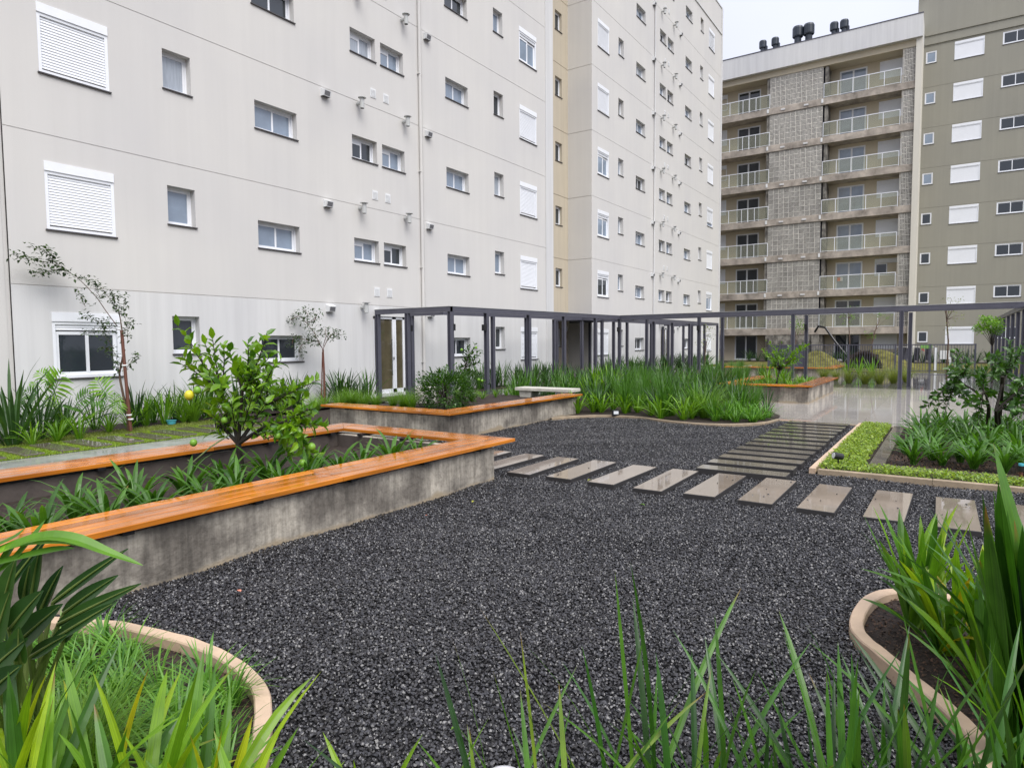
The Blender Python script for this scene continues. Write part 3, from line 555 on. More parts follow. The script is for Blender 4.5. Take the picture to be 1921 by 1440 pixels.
# end pilaster, left return, recess
b = MB(); b.box(23.66, 24.26, WY-.03, WY-.002, 0, 25); b.build('pilaster', M['wallw'], bA)
b = MB(); b.box(-12, 4.87, WY+.06, WY+8, -.1, 25); b.box(4.6, 4.8, WY+.05, WY+.06, 0, 25); b.build('return_wall', M['wall'], bA)
b = MB(); b.box(-12, 24.2, WY+.4, WY+12, -.1, 24.9); b.build('core', M['wall'], bA)
RY = 15.36
rh = [(26.68, 27.30, FLO[i]+1.42, FLO[i]+2.27, .2, True) for i in range(8)] + [(24.2, 27.87, j-.012, j+.012, .02, True) for j in JNT]
facade('recess_wall', bA, M['tan'], lambda u, v, d: (u, RY+d, v), 24.2, 27.87, -.1, 25, rh)
for i in range(8): window(bA, 'casement', (26.68, RY, FLO[i]+1.42), 0, .62, .85, .13)
facade('recess_side_wall', bA, M['wall'], lambda u, v, d: (27.87+d, -u, v), -RY-.5, -WY, -.1, 25, [(-RY-.5, -WY, j-.012, j+.012, .02, True) for j in JNT])
b = MB(); b.quad((24.26, WY, 0), (24.26, RY+.4, 0), (24.26, RY+.4, 25), (24.26, WY, 25)); b.quad((48.2, WY, -.1), (48.2, WY+12, -.1), (48.2, WY+12, 25), (48.2, WY, 25)); b.quad((27.87, WY+.4, 25), (48.2, WY+.4, 25), (48.2, WY+12, 25), (27.87, WY+12, 25)); b.quad((27.9, RY+.3, 0), (48.2, RY+.3, 0), (48.2, RY+.3, 25), (27.9, RY+.3, 25)); b.build('end_wall', M['wall'], bA)
b = MB(); b.box(27.87, 48.26, WY-.05, WY+.0, 23.22, 23.34); b.box(27.84, 48.28, WY-.04, WY+.3, 25.0, 25.08); b.box(48.0, 48.28, WY-.04, WY-.002, 0, 25); b.build('parapet_trim', M['wallw'], bA)
b = MB(); b.tube([(15.93, WY-.06, .1), (15.93, WY-.06, 25)], .05, 10); b.tube([(16.05, WY-.03, 2.5), (16.05, WY-.03, 25)], .02, 6)
for z in range(1, 25, 3): b.box(15.86, 16.0, WY-.10, WY, z, z+.03)
b.build('drain_pipe', M['wall'], bA)
b = MB(); b.tube([(35.5, WY-.05, .1), (35.5, WY-.05, 25)], .045, 8); b.build('drain_pipe', M['wallw'], bA)
# box vents, flues, grilles
vb = MB(); vb.quad((-.12, 0, .1), (.12, 0, .1), (.12, -.16, .05), (-.12, -.16, .05)); vb.quad((-.12, -.16, .05), (.12, -.16, .05), (.12, -.12, -.1), (-.12, -.12, -.1)); vb.quad((-.12, 0, .1), (-.12, -.16, .05), (-.12, -.12, -.1), (-.12, 0, -.1)); vb.quad((.12, 0, -.1), (.12, -.12, -.1), (.12, -.16, .05), (.12, 0, .1)); vm = vb.mesh('vent_hood', M['vent'])
vg = MB(); vg.quad((-.10, -.105, -.1), (.10, -.105, -.1), (.10, -.005, -.1), (-.10, -.005, -.1)); vg.quad((-.09, -.157, .03), (.09, -.157, .03), (.09, -.125, -.085), (-.09, -.125, -.085))
vgm = vg.mesh('vent_mesh', M['ventd'])
fl = MB(); fl.tube([(0, -.02, .03), (0, -.17, .03)], .05, 10); fl.tube([(0, -.20, -.13), (0, -.20, .15)], .062, 14); fl.tube([(0, -.20, .15), (0, -.20, .165)], .115, 14); fm = fl.mesh('flue', M['flue'])
fd = MB(); fd.tube([(0, -.20, -.134), (0, -.20, -.12)], .05, 12); fdm = fd.mesh('flue_opening', M['dark'])
gr = MB(); gr.box(-.11, .11, -.015, 0, -.13, .13)
for i in range(8): gr.box(-.085, .085, -.022, -.015, -.10+.025*i, -.085+.025*i)
gm_ = gr.mesh('vent_grille', M['vent'])
for off, kx in ((0, 1.0), (22.95, 1.03)):
    for fi in range(8):
        j = (JNT+[23.2])[fi]
        for x, dz in ((12.15, -.15), (16.3, -.16)):
            xx = 5.49+off+(x-5.49)*kx if off else x
            o = ob('vent_hood', vm, bA, (xx, WY, j+dz)); ob('vent_mesh', vgm, o)
        for x in (13.33, 15.19):
            xx = 5.49+off+(x-5.49)*kx if off else x
            if fi == 0 and x > 15: continue
            o = ob('flue', fm, bA, (xx, WY, j-.11)); ob('flue_opening', fdm, o)
        for x in (13.95, 14.47):
            xx = 5.49+off+(x-5.49)*kx if off else x
            ob('vent_grille', gm_, bA, (xx, WY, j+.40))
# glazed doors
def entrance(x0, x1):
    e = MB(); z0, z1 = .12, 2.42; w_ = x1-x0; y = WY+.04; q = x0+w_*.66
    def r(a, c, t=.075): e.box(a, c, y, y+.05, z0, z0+t+.04); e.box(a, c, y, y+.05, z1-t, z1); e.box(a, a+t, y, y+.05, z0, z1); e.box(c-t, c, y, y+.05, z0, z1)
    r(x0, q); r(q+.01, x1); d = e.build('entrance_door', M['white'], bA)
    p = MB(); p.quad((x0+.07, y+.03, z0+.1), (q-.07, y+.03, z0+.1), (q-.07, y+.03, z1-.07), (x0+.07, y+.03, z1-.07)); p.quad((q+.08, y+.03, z0+.1), (x1-.07, y+.03, z0+.1), (x1-.07, y+.03, z1-.07), (q+.08, y+.03, z1-.07)); p.build('pane', M['doorglass'], d)
    h = MB(); xh = q-.16; h.tube([(xh, y-.06, .65), (xh, y-.06, 1.75)], .016, 8); h.tube([(xh, y-.06, .8), (xh, y+.02, .8)], .01, 6); h.tube([(xh, y-.06, 1.6), (xh, y+.02, 1.6)], .01, 6); h.box(q-.05, q-.02, y-.02, y, 1.12, 1.2); h.tube([(q-.035, y-.03, 1.19), (q-.13, y-.035, 1.19)], .009, 6); h.build('door_handle', M['chrome'], d)
entrance(13.80, 15.14); entrance(36.77, 38.13)

# --- far block with balconies and pierced screens (facade plane X = XB, seen facing -X)
XB = 56.4; RZ = -PI/2
bB = thing('balcony_building', 'eight storey beige block with balconies and pierced concrete screens across the courtyard', 'building')
SL = [2.6+2.935*k_ for k_ in range(7)]
backh = []; dz = []
for k_ in range(-1, 7):
    z = (SL[k_] if k_ >= 0 else -.05)
    backh += [(-15.49, -13.62, z+.08, z+2.2, .12, True), (-7.75, -5.86, z+.08, z+2.2, .12, True), (-5.03, -3.4, z+1.0, z+2.28, .06, True), (-17.9, -16.35, z+1.0, z+2.28, .06, True)]
facade('wall', bB, M['balc'], lambda u, v, d: (XB+1.3+d, -u, v), -22, -2.33, -.1, 23, backh)
for k_ in range(-1, 7):
    z = (SL[k_] if k_ >= 0 else -.05); gl = 'glass' if k_ < 1 else 'glass_sky'
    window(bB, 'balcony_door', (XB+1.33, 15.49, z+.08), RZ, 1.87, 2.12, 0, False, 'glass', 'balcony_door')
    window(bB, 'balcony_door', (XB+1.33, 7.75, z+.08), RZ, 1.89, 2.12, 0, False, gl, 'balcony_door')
    window(bB, 'shutter_open' if k_ in (1,) else 'plain_shutter', (XB+1.31, 5.03, z+1.0), RZ, 1.63, 1.28, 0, False)
    window(bB, 'shutter_open' if k_ in (6, 4) else 'plain_shutter', (XB+1.31, 17.9, z+1.0), RZ, 1.55, 1.28, 0, False)
for k_, z in enumerate(SL):
    b = MB(); b.box(XB-.06, XB+1.28, 2.66, 22, z-.5, z-.04); b.box(XB-.03, XB+1.25, 2.66, 22, z-.04, z); s_ = b.build('balcony_slab', M['slab'], bB)
    if k_:
        for y in (11.6, 9.9): b = MB(); b.cbox(XB-.12, XB-.06, y-.16, y+.16, z-.32, z-.2, .01); b.build('slab_vent', M['wallw'], s_)
        for y in (12.75, 8.75): b = MB(); b.box(XB-.10, XB-.06, y-.07, y+.07, z-.36, z-.06); b.build('slab_bracket', M['pipe'], s_)
b = MB(); b.box(XB-.04, XB+1.28, 2.66, 22, 22.62, 23.09); b.build('top_slab', M['balc'], bB)
b = MB(); b.box(XB-.42, XB+6, 2.27, 22, 23.09, 24.66); b.build('parapet', M['wallw'], bB)
b = MB(); b.box(XB-.45, XB-.35, 2.24, 22, 24.66, 24.72); b.build('coping', M['steel'], bB)
b = MB(); b.box(XB-.22, XB+2.2, 2.27, 2.655, -.1, 23.08); b.build('corner_column', M['column'], bB)
for k_, z in enumerate(SL):
    zt = SL[k_+1]-.5 if k_ < 6 else 22.62
    b = MB(); b.box(XB+.10, XB+1.28, 8.36, 8.60, z, zt); b.box(XB+.10, XB+1.28, 12.66, 12.86, z, zt); b.build('balcony_side_wall', M['greywall'], bB)
b = MB(); b.box(XB-.02, XB+.12, 8.8, 12.66, -.1, 2.1); b.box(XB+.05, XB+1.28, 8.4, 8.8, -.1, 2.1); b.box(XB-.25, XB-.04, 8.62, 9.15, -.1, 2.08); b.box(XB-.25, XB-.04, 12.0, 12.35, -.1, 2.08); b.build('service_wall', M['greywall'], bB)
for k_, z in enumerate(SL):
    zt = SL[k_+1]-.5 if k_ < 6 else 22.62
    for y0_, y1_ in ((8.61, 12.65), (2.66, 3.4)): b = MB(); b.box(XB+.35, XB+.45, y0_, y1_, z, zt); b.build('dark_screen_backing', M['cloth'], bB)  # added dark backing, makes the screen holes read as shaded
# pierced screen blocks
cb = MB(); cw, chh, cd, tb = .383, .392, .045, .024
for i in range(5):
    a = (cw-tb)*i/4; cb.box(a, a+tb, 0, cd, 0, chh)
    z = (chh-tb)*i/4; cb.box(0, cw, .004, cd-.004, z, z+tb)
cme = cb.mesh('screen_block', M['cob']); nb = 0; rest = MB()
for k_, z in enumerate(SL):
    for ya, yb, nm_ in ((12.62, 8.72, 'pierced_screen'), (3.47, 2.66, 'pierced_screen')):
        e = MB(); e.box(XB-.0, XB+.10, yb, ya, z-.002, z+.02); e = e.build(nm_, M['slab'], bB)
        n = 10 if ya > 5 else 2
        for i in range(n):
            for j in range(6):
                p = (XB+.01+U(-.006, .006), ya-.003-i*(ya-yb-.006)/n, z+.022+j*.397)
                if nb < 300: ob('screen_block', cme, e, p, RZ); nb += 1
                else:
                    T = Matrix.Translation(p) @ Matrix.Rotation(RZ, 4, 'Z')
                    for q in range(5):
                        a = (cw-tb)*q/4; zz = (chh-tb)*q/4; rest.box(a, a+tb, 0, cd, 0, chh, T=T); rest.box(0, cw, .004, cd-.004, zz, zz+tb, T=T)
rest.build('screen_blocks', M['cob'], bB, kind='stuff')
# railings
def railing(ya, yb, z, posts):
    b = MB(); x = XB-.02; b.box(x-.02, x+.02, yb, ya, z+1.05, z+1.10); b.box(x-.015, x+.015, yb, ya, z+.06, z+.09)
    for y in posts: b.box(x-.018, x+.018, y-.02, y+.02, z, z+1.05)
    r = b.build('balcony_railing', M['white'], bB)
    for y0, y1 in zip(posts, posts[1:]): g = MB(); g.box(x-.005, x+.005, min(y0, y1)+.03, max(y0, y1)-.03, z+.10, z+1.04); g.build('glass_panel', M['glassrail'], r)
for z in SL:
    railing(12.62, 22, z, [12.62, 13.69, 14.22, 14.72, 15.77, 16.8, 17.9, 19, 20.4, 22]); railing(3.53, 8.68, z, [3.55, 4.61, 5.62, 6.67, 7.68, 8.66])
# roof fans
for i, (y, s_, z0) in enumerate(((13.4, 1.25, 24.66), (12.45, 1.25, 24.66), (10.75, 1.75, 24.66), (9.95, 1.75, 24.66), (8.15, 1.3, 24.66), (7.45, 1.3, 24.66))):
    t = thing('roof_fan', f'dark roof ventilator on the balcony block parapet, {ORD[i]} from the left', 'ventilator', (XB+.7, y, z0+.25), group='ventilators on the flat roof')
    b = MB(); b.lathe([(.15*s_, 0), (.15*s_, .42*s_)], k=12); b.build('neck', M['fan'], t)
    b = MB(); b.lathe([(.21*s_, .36*s_), (.235*s_, .40*s_), (.235*s_, .74*s_), (.20*s_, .82*s_), (.08*s_, .85*s_)], k=16); b.build('drum', M['fan'], t, smooth=False)
    if s_ < 1.5: b = MB(); b.box(-.1, .1, -.36, -.2, .15, .55); b.build('motor_box', M['fan'], t)
# hanging duct and orange notice on balcony building
b = MB(); P_ = [(XB-.3, 8.9, 2.3), (XB-.5, 8.6, 2.75), (XB-.6, 8.1, 2.6), (XB-.9, 7.4, 1.6), (XB-1.2, 6.4, .3)]; b.tube(P_, .085, 8)
t = ob('drain_hose', b.mesh('drain_hose', M['black']), label='thick black hose sloping down in front of the ground floor terrace doors', cat='hose')
b = MB(); b.box(XB+1.25, XB+1.27, 7.2, 7.6, SL[1]+.75, SL[1]+1.05); o = b.build('balcony_notice', M['paper'], label='small orange and white notice on a second floor balcony door', cat='sign')
b = MB(); b.box(XB+1.235, XB+1.249, 7.38, 7.6, SL[1]+.76, SL[1]+1.04); b.build('orange_field', M['orange'], o)

# --- olive block to the right
XC = 58.5
bC = thing('olive_building', 'tall olive green rendered block with white shuttered windows beside the cream column', 'building')
hs = []; ws = []
for k_ in range(10):
    for kd, y, wd, z, h in (('casement', 2.12, .66, 1.42, .84), ('plain_shutter', .37, 1.76, 1.30, 1.27), ('slider', -2.43, 1.58, 1.67, .85), ('plain_shutter', -6.2, 1.76, 1.30, 1.27), ('casement', -9.0, .66, 1.42, .84)):
        if k_ > 7: continue
        hs.append((-y, -y+wd, z+2.93*k_, z+2.93*k_+h, .06, True)); ws.append((kd, y, wd, z+2.93*k_, h))
for j in range(8): hs.append((-2.7, 14, 2.62+2.93*j+.0, 2.62+2.93*j+.02, .015, True))
facade('wall', bC, M['olive'], lambda u, v, d: (XC+d, -u, v), -2.7, 14, -.1, 33, hs)
for kd, y, wd, z, h in ws: window(bC, kd, (XC, y, z), RZ, wd, h, .01, True, 'glass_sky' if z > 12 and kd == 'casement' else 'glass')
b = MB()
for z in (23.25, 23.9): b.box(XC-.07, XC, -14, 2.2, z, z+.14)
b.build('band_course', M['olive'], bC)
b = MB(); b.quad((XC, 2.7, -.1), (XC+10, 2.7, -.1), (XC+10, 2.7, 33), (XC, 2.7, 33)); b.build('side_wall', M['olive'], bC)
b = MB(); b.tube([(XC-.05, 2.2, 26.9), (XC-.7, 2.5, 26.7), (XC-.75, 2.6, 26.3)], .05, 6); b.build('rain_spout', M['olive'], bC)

# ------------------------------------------------------------------ planter benches
def board(parent, p0, p1, off, wdt, z, cut0=0, cut1=0, mm='wood', th=.038):
    """deck board from p0 to p1, lying off..off+wdt to the left of the line; cut = mitre slope at each end"""
    d = Vector((p1[0]-p0[0], p1[1]-p0[1])); Ln = d.length; a = math.atan2(d.y, d.x); b = MB(); c = .005; g = .0055
    y0, y1 = off+g, off+wdt-g
    P = [(0+cut0*y0, y0), (Ln-cut1*y0, y0), (Ln-cut1*y1, y1), (0+cut0*y1, y1)]
    n = 0; b.v += [(x, y, -th) for x, y in P]+[(x, y, -c) for x, y in P]
    I = [(P[0][0]+c, P[0][1]+c), (P[1][0]-c, P[1][1]+c), (P[2][0]-c, P[2][1]-c), (P[3][0]+c, P[3][1]-c)]; b.v += [(x, y, 0) for x, y in I]
    b.f += [(0, 3, 2, 1), (8, 9, 10, 11)]
    for i in range(4): j = (i+1) % 4; b.f += [(i, j, 4+j, 4+i), (4+i, 4+j, 8+j, 8+i)]
    b.m = [0]*len(b.f)
    return b.build('board', M[mm], parent, loc=(p0[0], p0[1], z+U(-.0015, .0015)), rz=a)
def arm(parent, p0, p1, wd, n, z, cut0=0, cut1=0, seams=(), mm='wood', brk=None):
    """a seat arm of n boards; p0->p1 is its right-hand edge"""
    Ln = math.hypot(p1[0]-p0[0], p1[1]-p0[1]); ux, uy = (p1[0]-p0[0])/Ln, (p1[1]-p0[1])/Ln; w_ = wd/n
    cuts = [0]+list(seams)+[Ln]
    for i in range(n):
        for k, (a, c) in enumerate(zip(cuts, cuts[1:])):
            a2 = a+(.002 if k else 0); c2 = c-(.002 if c < Ln else 0)
            board(parent, (p0[0]+ux*a2, p0[1]+uy*a2), (p0[0]+ux*c2, p0[1]+uy*c2), w_*i, w_, z, cut0 if k == 0 else 0, cut1 if c == Ln else 0, mm)
def brackets(parent, pts, rz=0):
    q = MB(); q.box(-.035, .035, -.16, .16, -.032, 0)
    me_ = q.mesh('bracket', M['black'])
    for p in pts: ob('bracket', me_, parent, p, rz)
def wallbox(parent, rects, z1):
    b = MB()
    for x0, x1, y0, y1 in rects: b.cbox(x0, x1, y0, y1, -.05, z1, .006)
    return b.build('concrete_wall', M['conc'], parent)
ZB = .470
p1 = thing('planter_bench', 'long concrete planter with an orange varnished seat rim around a lemon tree', 'planter bench')
wallbox(p1, [(-1.2, 6.13, 4.36, 4.50), (5.99, 6.13, 4.503, 6.847), (-1.2, 6.13, 6.85, 6.99), (-1.2, -1.06, 4.503, 6.847)], .398)
arm(p1, (-1.3, 4.28), (6.47, 4.28), .50, 4, ZB, 0, .86, (2.35, 5.1))                         # front arm, mitred at the right
arm(p1, (6.47, 4.28), (6.47, 7.28), .43, 4, ZB, 1.163, 1.163)                                  # right arm
arm(p1, (6.47, 7.28), (-1.3, 7.28), .50, 4, ZB, .86, 0, (2.3, 4.4, 5.9))                      # back arm
brackets(p1, [(x, 4.47, ZB-.039) for x in np.arange(-.8, 6, .95)]+[(x, 6.93, ZB-.039) for x in np.arange(-.8, 6, .95)]); brackets(p1, [(6.12, y, ZB-.039) for y in (4.9, 5.65, 6.4)], PI/2)
b = MB(); b.poly(rect(-1.06, 5.99, 4.5, 6.85), .235); b.build('soil', M['soil'], p1)
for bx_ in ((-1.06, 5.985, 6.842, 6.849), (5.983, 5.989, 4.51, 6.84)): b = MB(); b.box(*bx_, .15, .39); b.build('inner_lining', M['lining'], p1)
b = MB(); b.box(-1.1, 6.0, 6.84, 6.848, .398, .432); b.build('gap_shade_strip', M['black'], p1)  # black strip paints the shade in the gap under the boards

p2 = thing('planter_bench', 'middle concrete planter with varnished seat rim in front of the glazed entrance', 'planter bench')
wallbox(p2, [(8.36, 12.75, 6.84, 6.98), (8.36, 8.50, 6.983, 9.75), (12.61, 12.75, 6.983, 7.35)], .398)
arm(p2, (8.22, 6.72), (12.85, 6.72), .46, 4, ZB, 1, 0, (2.3,))
arm(p2, (8.22, 9.85), (8.22, 6.72), .46, 4, ZB, 0, 1, (1.5,))
brackets(p2, [(x, 6.92, ZB-.039) for x in (8.9, 9.8, 10.7, 11.6, 12.5)]); brackets(p2, [(8.42, y, ZB-.039) for y in (7.4, 8.3, 9.2)], PI/2)
b = MB(); b.poly(rect(8.5, 13.6, 6.98, 10.3), .30); b.build('soil', M['soil'], p2)

p3 = thing('planter_bench', 'concrete planter with seat rim standing on the wet pale paving at the right', 'planter bench')
wallbox(p3, [(18.03, 22.35, 2.98, 3.12), (18.03, 18.17, 3.123, 5.15), (18.173, 22.35, 5.01, 5.15), (22.21, 22.35, 3.123, 5.0)], .398)
arm(p3, (17.9, 2.86), (22.5, 2.86), .46, 4, ZB, 1, 0, (2.2,), 'woodd'); arm(p3, (17.9, 5.28), (17.9, 2.86), .46, 4, ZB, 1, 1, (), 'wood'); arm(p3, (22.5, 5.28), (17.9, 5.28), .46, 4, ZB, 0, 1, (2.2,), 'wood')
b = MB(); b.poly(rect(18.17, 22.21, 3.12, 5.01), .28); b.build('soil', M['soil'], p3)
p4 = thing('planter_bench', 'farthest concrete planter with seat rim near the playground fence', 'planter bench')
wallbox(p4, [(30.2, 30.34, 4.1, 8.4), (30.343, 34, 4.1, 4.24), (30.343, 34, 8.26, 8.4)], .398)
arm(p4, (30.06, 8.5), (30.06, 3.98), .46, 4, ZB, 0, 1, (2.3,)); arm(p4, (30.06, 3.98), (34, 3.98), .46, 4, ZB, 1, 0, (2,))
b = MB(); b.poly(rect(30.3, 34, 4.2, 8.3), .3); b.build('soil', M['soil'], p4)

# cement bench and block
t = thing('cement_bench', 'pale cement bench behind the middle planter beside the pergola posts', 'bench')
b = MB(); b.cbox(13.2, 13.65, 7.2, 8.75, .46, .53, .01); b.build('seat', M['cbench'], t)
for y in (7.5, 8.5):
    b = MB(); b.v = [(13.25, y-.1, .02), (13.6, y-.1, .02), (13.6, y+.1, .02), (13.25, y+.1, .02), (13.25, y-.2, .46), (13.6, y-.2, .46), (13.6, y+.16, .46), (13.25, y+.16, .46)]
    b.f = [(0, 1, 5, 4), (1, 2, 6, 5), (2, 3, 7, 6), (3, 0, 4, 7)]; b.m = [0]*4; b.build('leg', M['cbench'], t)
q = onY(799, 762, 9.6); b = MB(); b.cbox(-.17, .17, -.17, .17, 0, .36, .01); b.cbox(-.19, .19, -.19, .19, -.25, 0, .01)
b.build('cement_block', M['cbench'], loc=(q[0], q[1], .30), rz=.2, label='square cement block among grass behind the middle planter rim', cat='block')

# ------------------------------------------------------------------ pergola
pg = thing('pergola', 'dark graphite steel pergola running from the entrance across the courtyard', 'pergola')
S_ = M['steel']
def beam(p0, p1, wd=.10, h=.14):
    p0, p1 = Vector(p0), Vector(p1); d = p1-p0; Ln = d.length; a = math.atan2(d.y, d.x); b = MB()
    sl = (p1.z-p0.z)/Ln; b.v = []
    for x in (0, Ln):
        for y in (-wd/2, wd/2):
            for z in (-h, 0): b.v.append((x, y, z+sl*x))
    b.f = [(0, 1, 3, 2), (4, 6, 7, 5), (0, 4, 5, 1), (2, 3, 7, 6), (1, 5, 7, 3), (0, 2, 6, 4)]; b.m = [0]*6
    o = b.build('beam', S_, pg, loc=p0, rz=a)
    c = MB(); c.box(-.01, Ln+.01, -wd/2-.012, wd/2+.012, .0, .012); c.v = [(x, y, z+sl*x) for x, y, z in c.v]; c.build('sky_sheen_flashing', M['flue'], o)  # pale top strip paints the sky's reflection on the wet beam
    return o
_pm = {}
def post(x, y, zt, lamp=None):
    k = round(zt, 2)
    if k not in _pm:
        b = MB(); s = .058; b.box(-s, s, -s, -s+.022, 0, zt); b.box(-s, s, s-.022, s, 0, zt); b.box(-.012, .012, -s+.022, s-.022, 0, zt); b.box(-.08, .08, -.08, .08, 0, .015); _pm[k] = b.mesh('post', S_)
    o = ob('post', _pm[k], pg, (x, y, 0))
    if lamp:
        b = MB(); b.box(-.06, .06, -.05, .05, -.09, .09); b.box(-.02, .02, -.02, .02, -.02, .02); q = ob('spotlight', b.mesh('spotlight', M['black']), o, (lamp[0], lamp[1], zt-.42))
    return o
YA, YBk = 11.3, 12.8
zA = lambda x: 2.60+.08*(x-13.9)/10.9
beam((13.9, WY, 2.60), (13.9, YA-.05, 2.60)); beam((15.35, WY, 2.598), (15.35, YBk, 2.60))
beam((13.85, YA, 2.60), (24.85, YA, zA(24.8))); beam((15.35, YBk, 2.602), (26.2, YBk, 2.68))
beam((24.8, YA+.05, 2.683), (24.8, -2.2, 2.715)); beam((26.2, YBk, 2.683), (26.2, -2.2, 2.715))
for x in (13.9, 15.57, 17.9, 20.2, 22.65): post(x, YA, zA(x)-.14, (.11, 0) if x in (13.9, 20.2) else ((-.11, 0) if x == 15.57 else None))
for x in (15.8, 18.0, 20.1, 22.1, 24.4): post(x, YBk, 2.50)
for y in (WY-.07, 12.86): post(13.9, y, 2.46, (.11, 0) if y < 13 else None)
post(15.35, WY-.07, 2.46)
for y in (11.28, 7.99, 4.64, 1.35, -1.9): post(24.8, y, 2.54, (-.09, .0) if y > 7 else None)
for y in (12.75, 10.67, 7.51, 4.44, 1.16, -2.1): post(26.2, y, 2.54, (-.09, 0) if y == 4.44 else None)
# spur into the recess
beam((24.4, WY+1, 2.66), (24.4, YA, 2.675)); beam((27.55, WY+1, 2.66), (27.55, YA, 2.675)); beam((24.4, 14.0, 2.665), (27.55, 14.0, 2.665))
b = MB(); b.box(24.3, 27.85, 13.0, RY, 2.675, 2.72); b.build('canopy_roof', S_, pg)
for x, y in ((24.4, 14.0), (27.5, 14.0), (27.5, 12.8)): post(x, y, 2.52)
# continuation to the second entrance
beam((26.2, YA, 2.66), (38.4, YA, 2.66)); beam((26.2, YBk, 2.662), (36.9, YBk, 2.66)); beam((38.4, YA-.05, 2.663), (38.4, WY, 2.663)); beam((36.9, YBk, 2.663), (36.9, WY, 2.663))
for x in (28.6, 31, 33.5, 36, 38.4): post(x, YA, 2.52, (.09, 0) if x == 31 else None)
for x in (29, 32, 34.5, 36.9): post(x, YBk, 2.52)
for y in (12.8, WY-.07): post(38.4, y, 2.52)
post(36.9, WY-.07, 2.52)
# right-hand run beside the far grass bed
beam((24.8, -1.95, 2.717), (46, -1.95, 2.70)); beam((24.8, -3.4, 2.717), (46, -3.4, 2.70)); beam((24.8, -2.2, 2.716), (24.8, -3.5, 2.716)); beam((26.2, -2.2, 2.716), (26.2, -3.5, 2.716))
for x in (26.9, 29.2, 31.6, 34, 36.6, 39.4, 42.5, 46): post(x, -1.95, 2.56)
for x in (24.8, 27.2, 29.8, 32.4, 35, 38, 42): post(x, -3.4, 2.56)
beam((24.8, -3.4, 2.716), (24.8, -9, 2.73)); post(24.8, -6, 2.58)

# ------------------------------------------------------------------ playground fence, mounds
fe = thing('playground_fence', 'low graphite railing with thin upright bars in front of the playground mounds', 'fence')
b = MB(); b.box(37.98, 38.02, -1.0, 8.4, 1.35, 1.40); b.box(37.98, 38.02, -1.0, 8.4, .06, .10); b.build('rail', S_, fe)
q = MB(); q.box(-.011, .011, -.011, .011, .1, 1.35); bme = q.mesh('bar', S_)
for i in range(65): ob('bar', bme, fe, (38, -.95+.115*i, 0))
for y in (-.98, .83, 2.3, 4.4, 6.5): q = MB(); q.box(37.965, 38.035, y-.035, y+.035, 0, 1.41); q.build('fence_post', S_, fe)
q = MB(); q.box(37.99, 38.01, 6.5, 8.4, .1, 1.35); q.build('solid_panel', S_, fe)
b = MB(); b.box(-.02, .02, -.25, .25, 0, .2); ob('fence_tag', b.mesh('fence_tag', M['greenbox']), loc=(38.2, 1.0, 1.18), label='lime green plate on top of the playground fence', cat='plate')
def mound(name, cx, cy, rx, ry, h, label, hole=False):
    b = MB(); n, k = 10, 28
    for i in range(n+1):
        r = i/n; z = h*(.5+.5*math.cos(PI*r))
        for j in range(k):
            a = 2*PI*j/k; s = 1+.06*math.sin(3*a+1)
            b.v.append((cx+rx*r*s*math.cos(a), cy+ry*r*s*math.sin(a), z+.02*math.sin(7*a+r*9)*(1-r)))
    for i in range(n):
        for j in range(k): a = i*k+j; c = i*k+(j+1) % k; b.f.append((a, c, c+k, a+k)); b.m.append(0)
    b.build(name, M['mound'], smooth=True, label=label, cat='mound')
mound('turf_mound', 44.5, 6.9, 2.2, 2.0, .98, 'smaller rounded turf mound behind the solid fence panel')
mound('turf_mound', 44.8, 3.6, 2.2, 2.6, 1.05, 'larger turf mound with a tunnel ring behind the fence bars')
b = MB(); pts = [(42.7, 4.15+.85*math.cos(a), -.05+.95*math.sin(a)) for a in np.linspace(0, PI, 15)]; b.tube(pts, .12, 8)
for i in range(500):
    a = U(0, PI); b.leaf((42.7+U(-.14, .1), 4.15+.85*math.cos(a)*U(.85, 1.15), -.05+.95*math.sin(a)*U(.85, 1.18)), (U(-1, 1), U(-1, 1), U(-1, 1)), (0, 0, 1), .12, .04)
o = b.build('tunnel_arch', M['soil'], label='dark creeper covered tunnel arch in the larger turf mound', cat='tunnel arch')
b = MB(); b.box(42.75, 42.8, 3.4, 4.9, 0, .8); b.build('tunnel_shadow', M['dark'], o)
# sheds, clothes and small things beyond the fence
t = thing('utility_box', 'white slatted utility box by the olive block behind the fence', 'box', (41, .25, 0)); b = MB(); b.box(-.15, .15, -.22, .22, .6, 1.05); b.build('cabinet', M['vent'], t); b = MB(); b.box(-.05, .05, -.3, -.22, 0, .7); b.box(-.05, .05, .32, .44, 0, 1.2); b.build('post', M['white'], t)
t = thing('clothes_rack', 'dark clothes with one red piece hanging beyond the railing', 'clothes', (42, 1.3, 0))
for i, (y, w_, z0, m_) in enumerate(((.75, .3, .45, 'cloth'), (.2, .3, .4, 'cloth'), (-.05, .10, .98, 'red'), (-.3, .28, .42, 'cloth'))):
    b = MB(); b.v = [(0, y, 1.2), (0, y+w_*.5, 1.18), (.05, y+w_*.62, z0), (-.04, y+w_*.2, z0+.1), (.03, y-.08, z0), (0, y-w_*.4, 1.15)]; b.f = [(0, 1, 2, 3), (0, 3, 4, 5)]; b.m = [0, 0]; b.build('garment', M[m_], t)
b = MB(); b.tube([(0, -.6, 1.22), (0, 1.2, 1.22)], .012, 6); b.tube([(0, -.6, 0), (0, -.6, 1.22)], .012, 6); b.tube([(0, 1.2, 0), (0, 1.2, 1.22)], .012, 6); b.build('rail', M['chrome'], t)

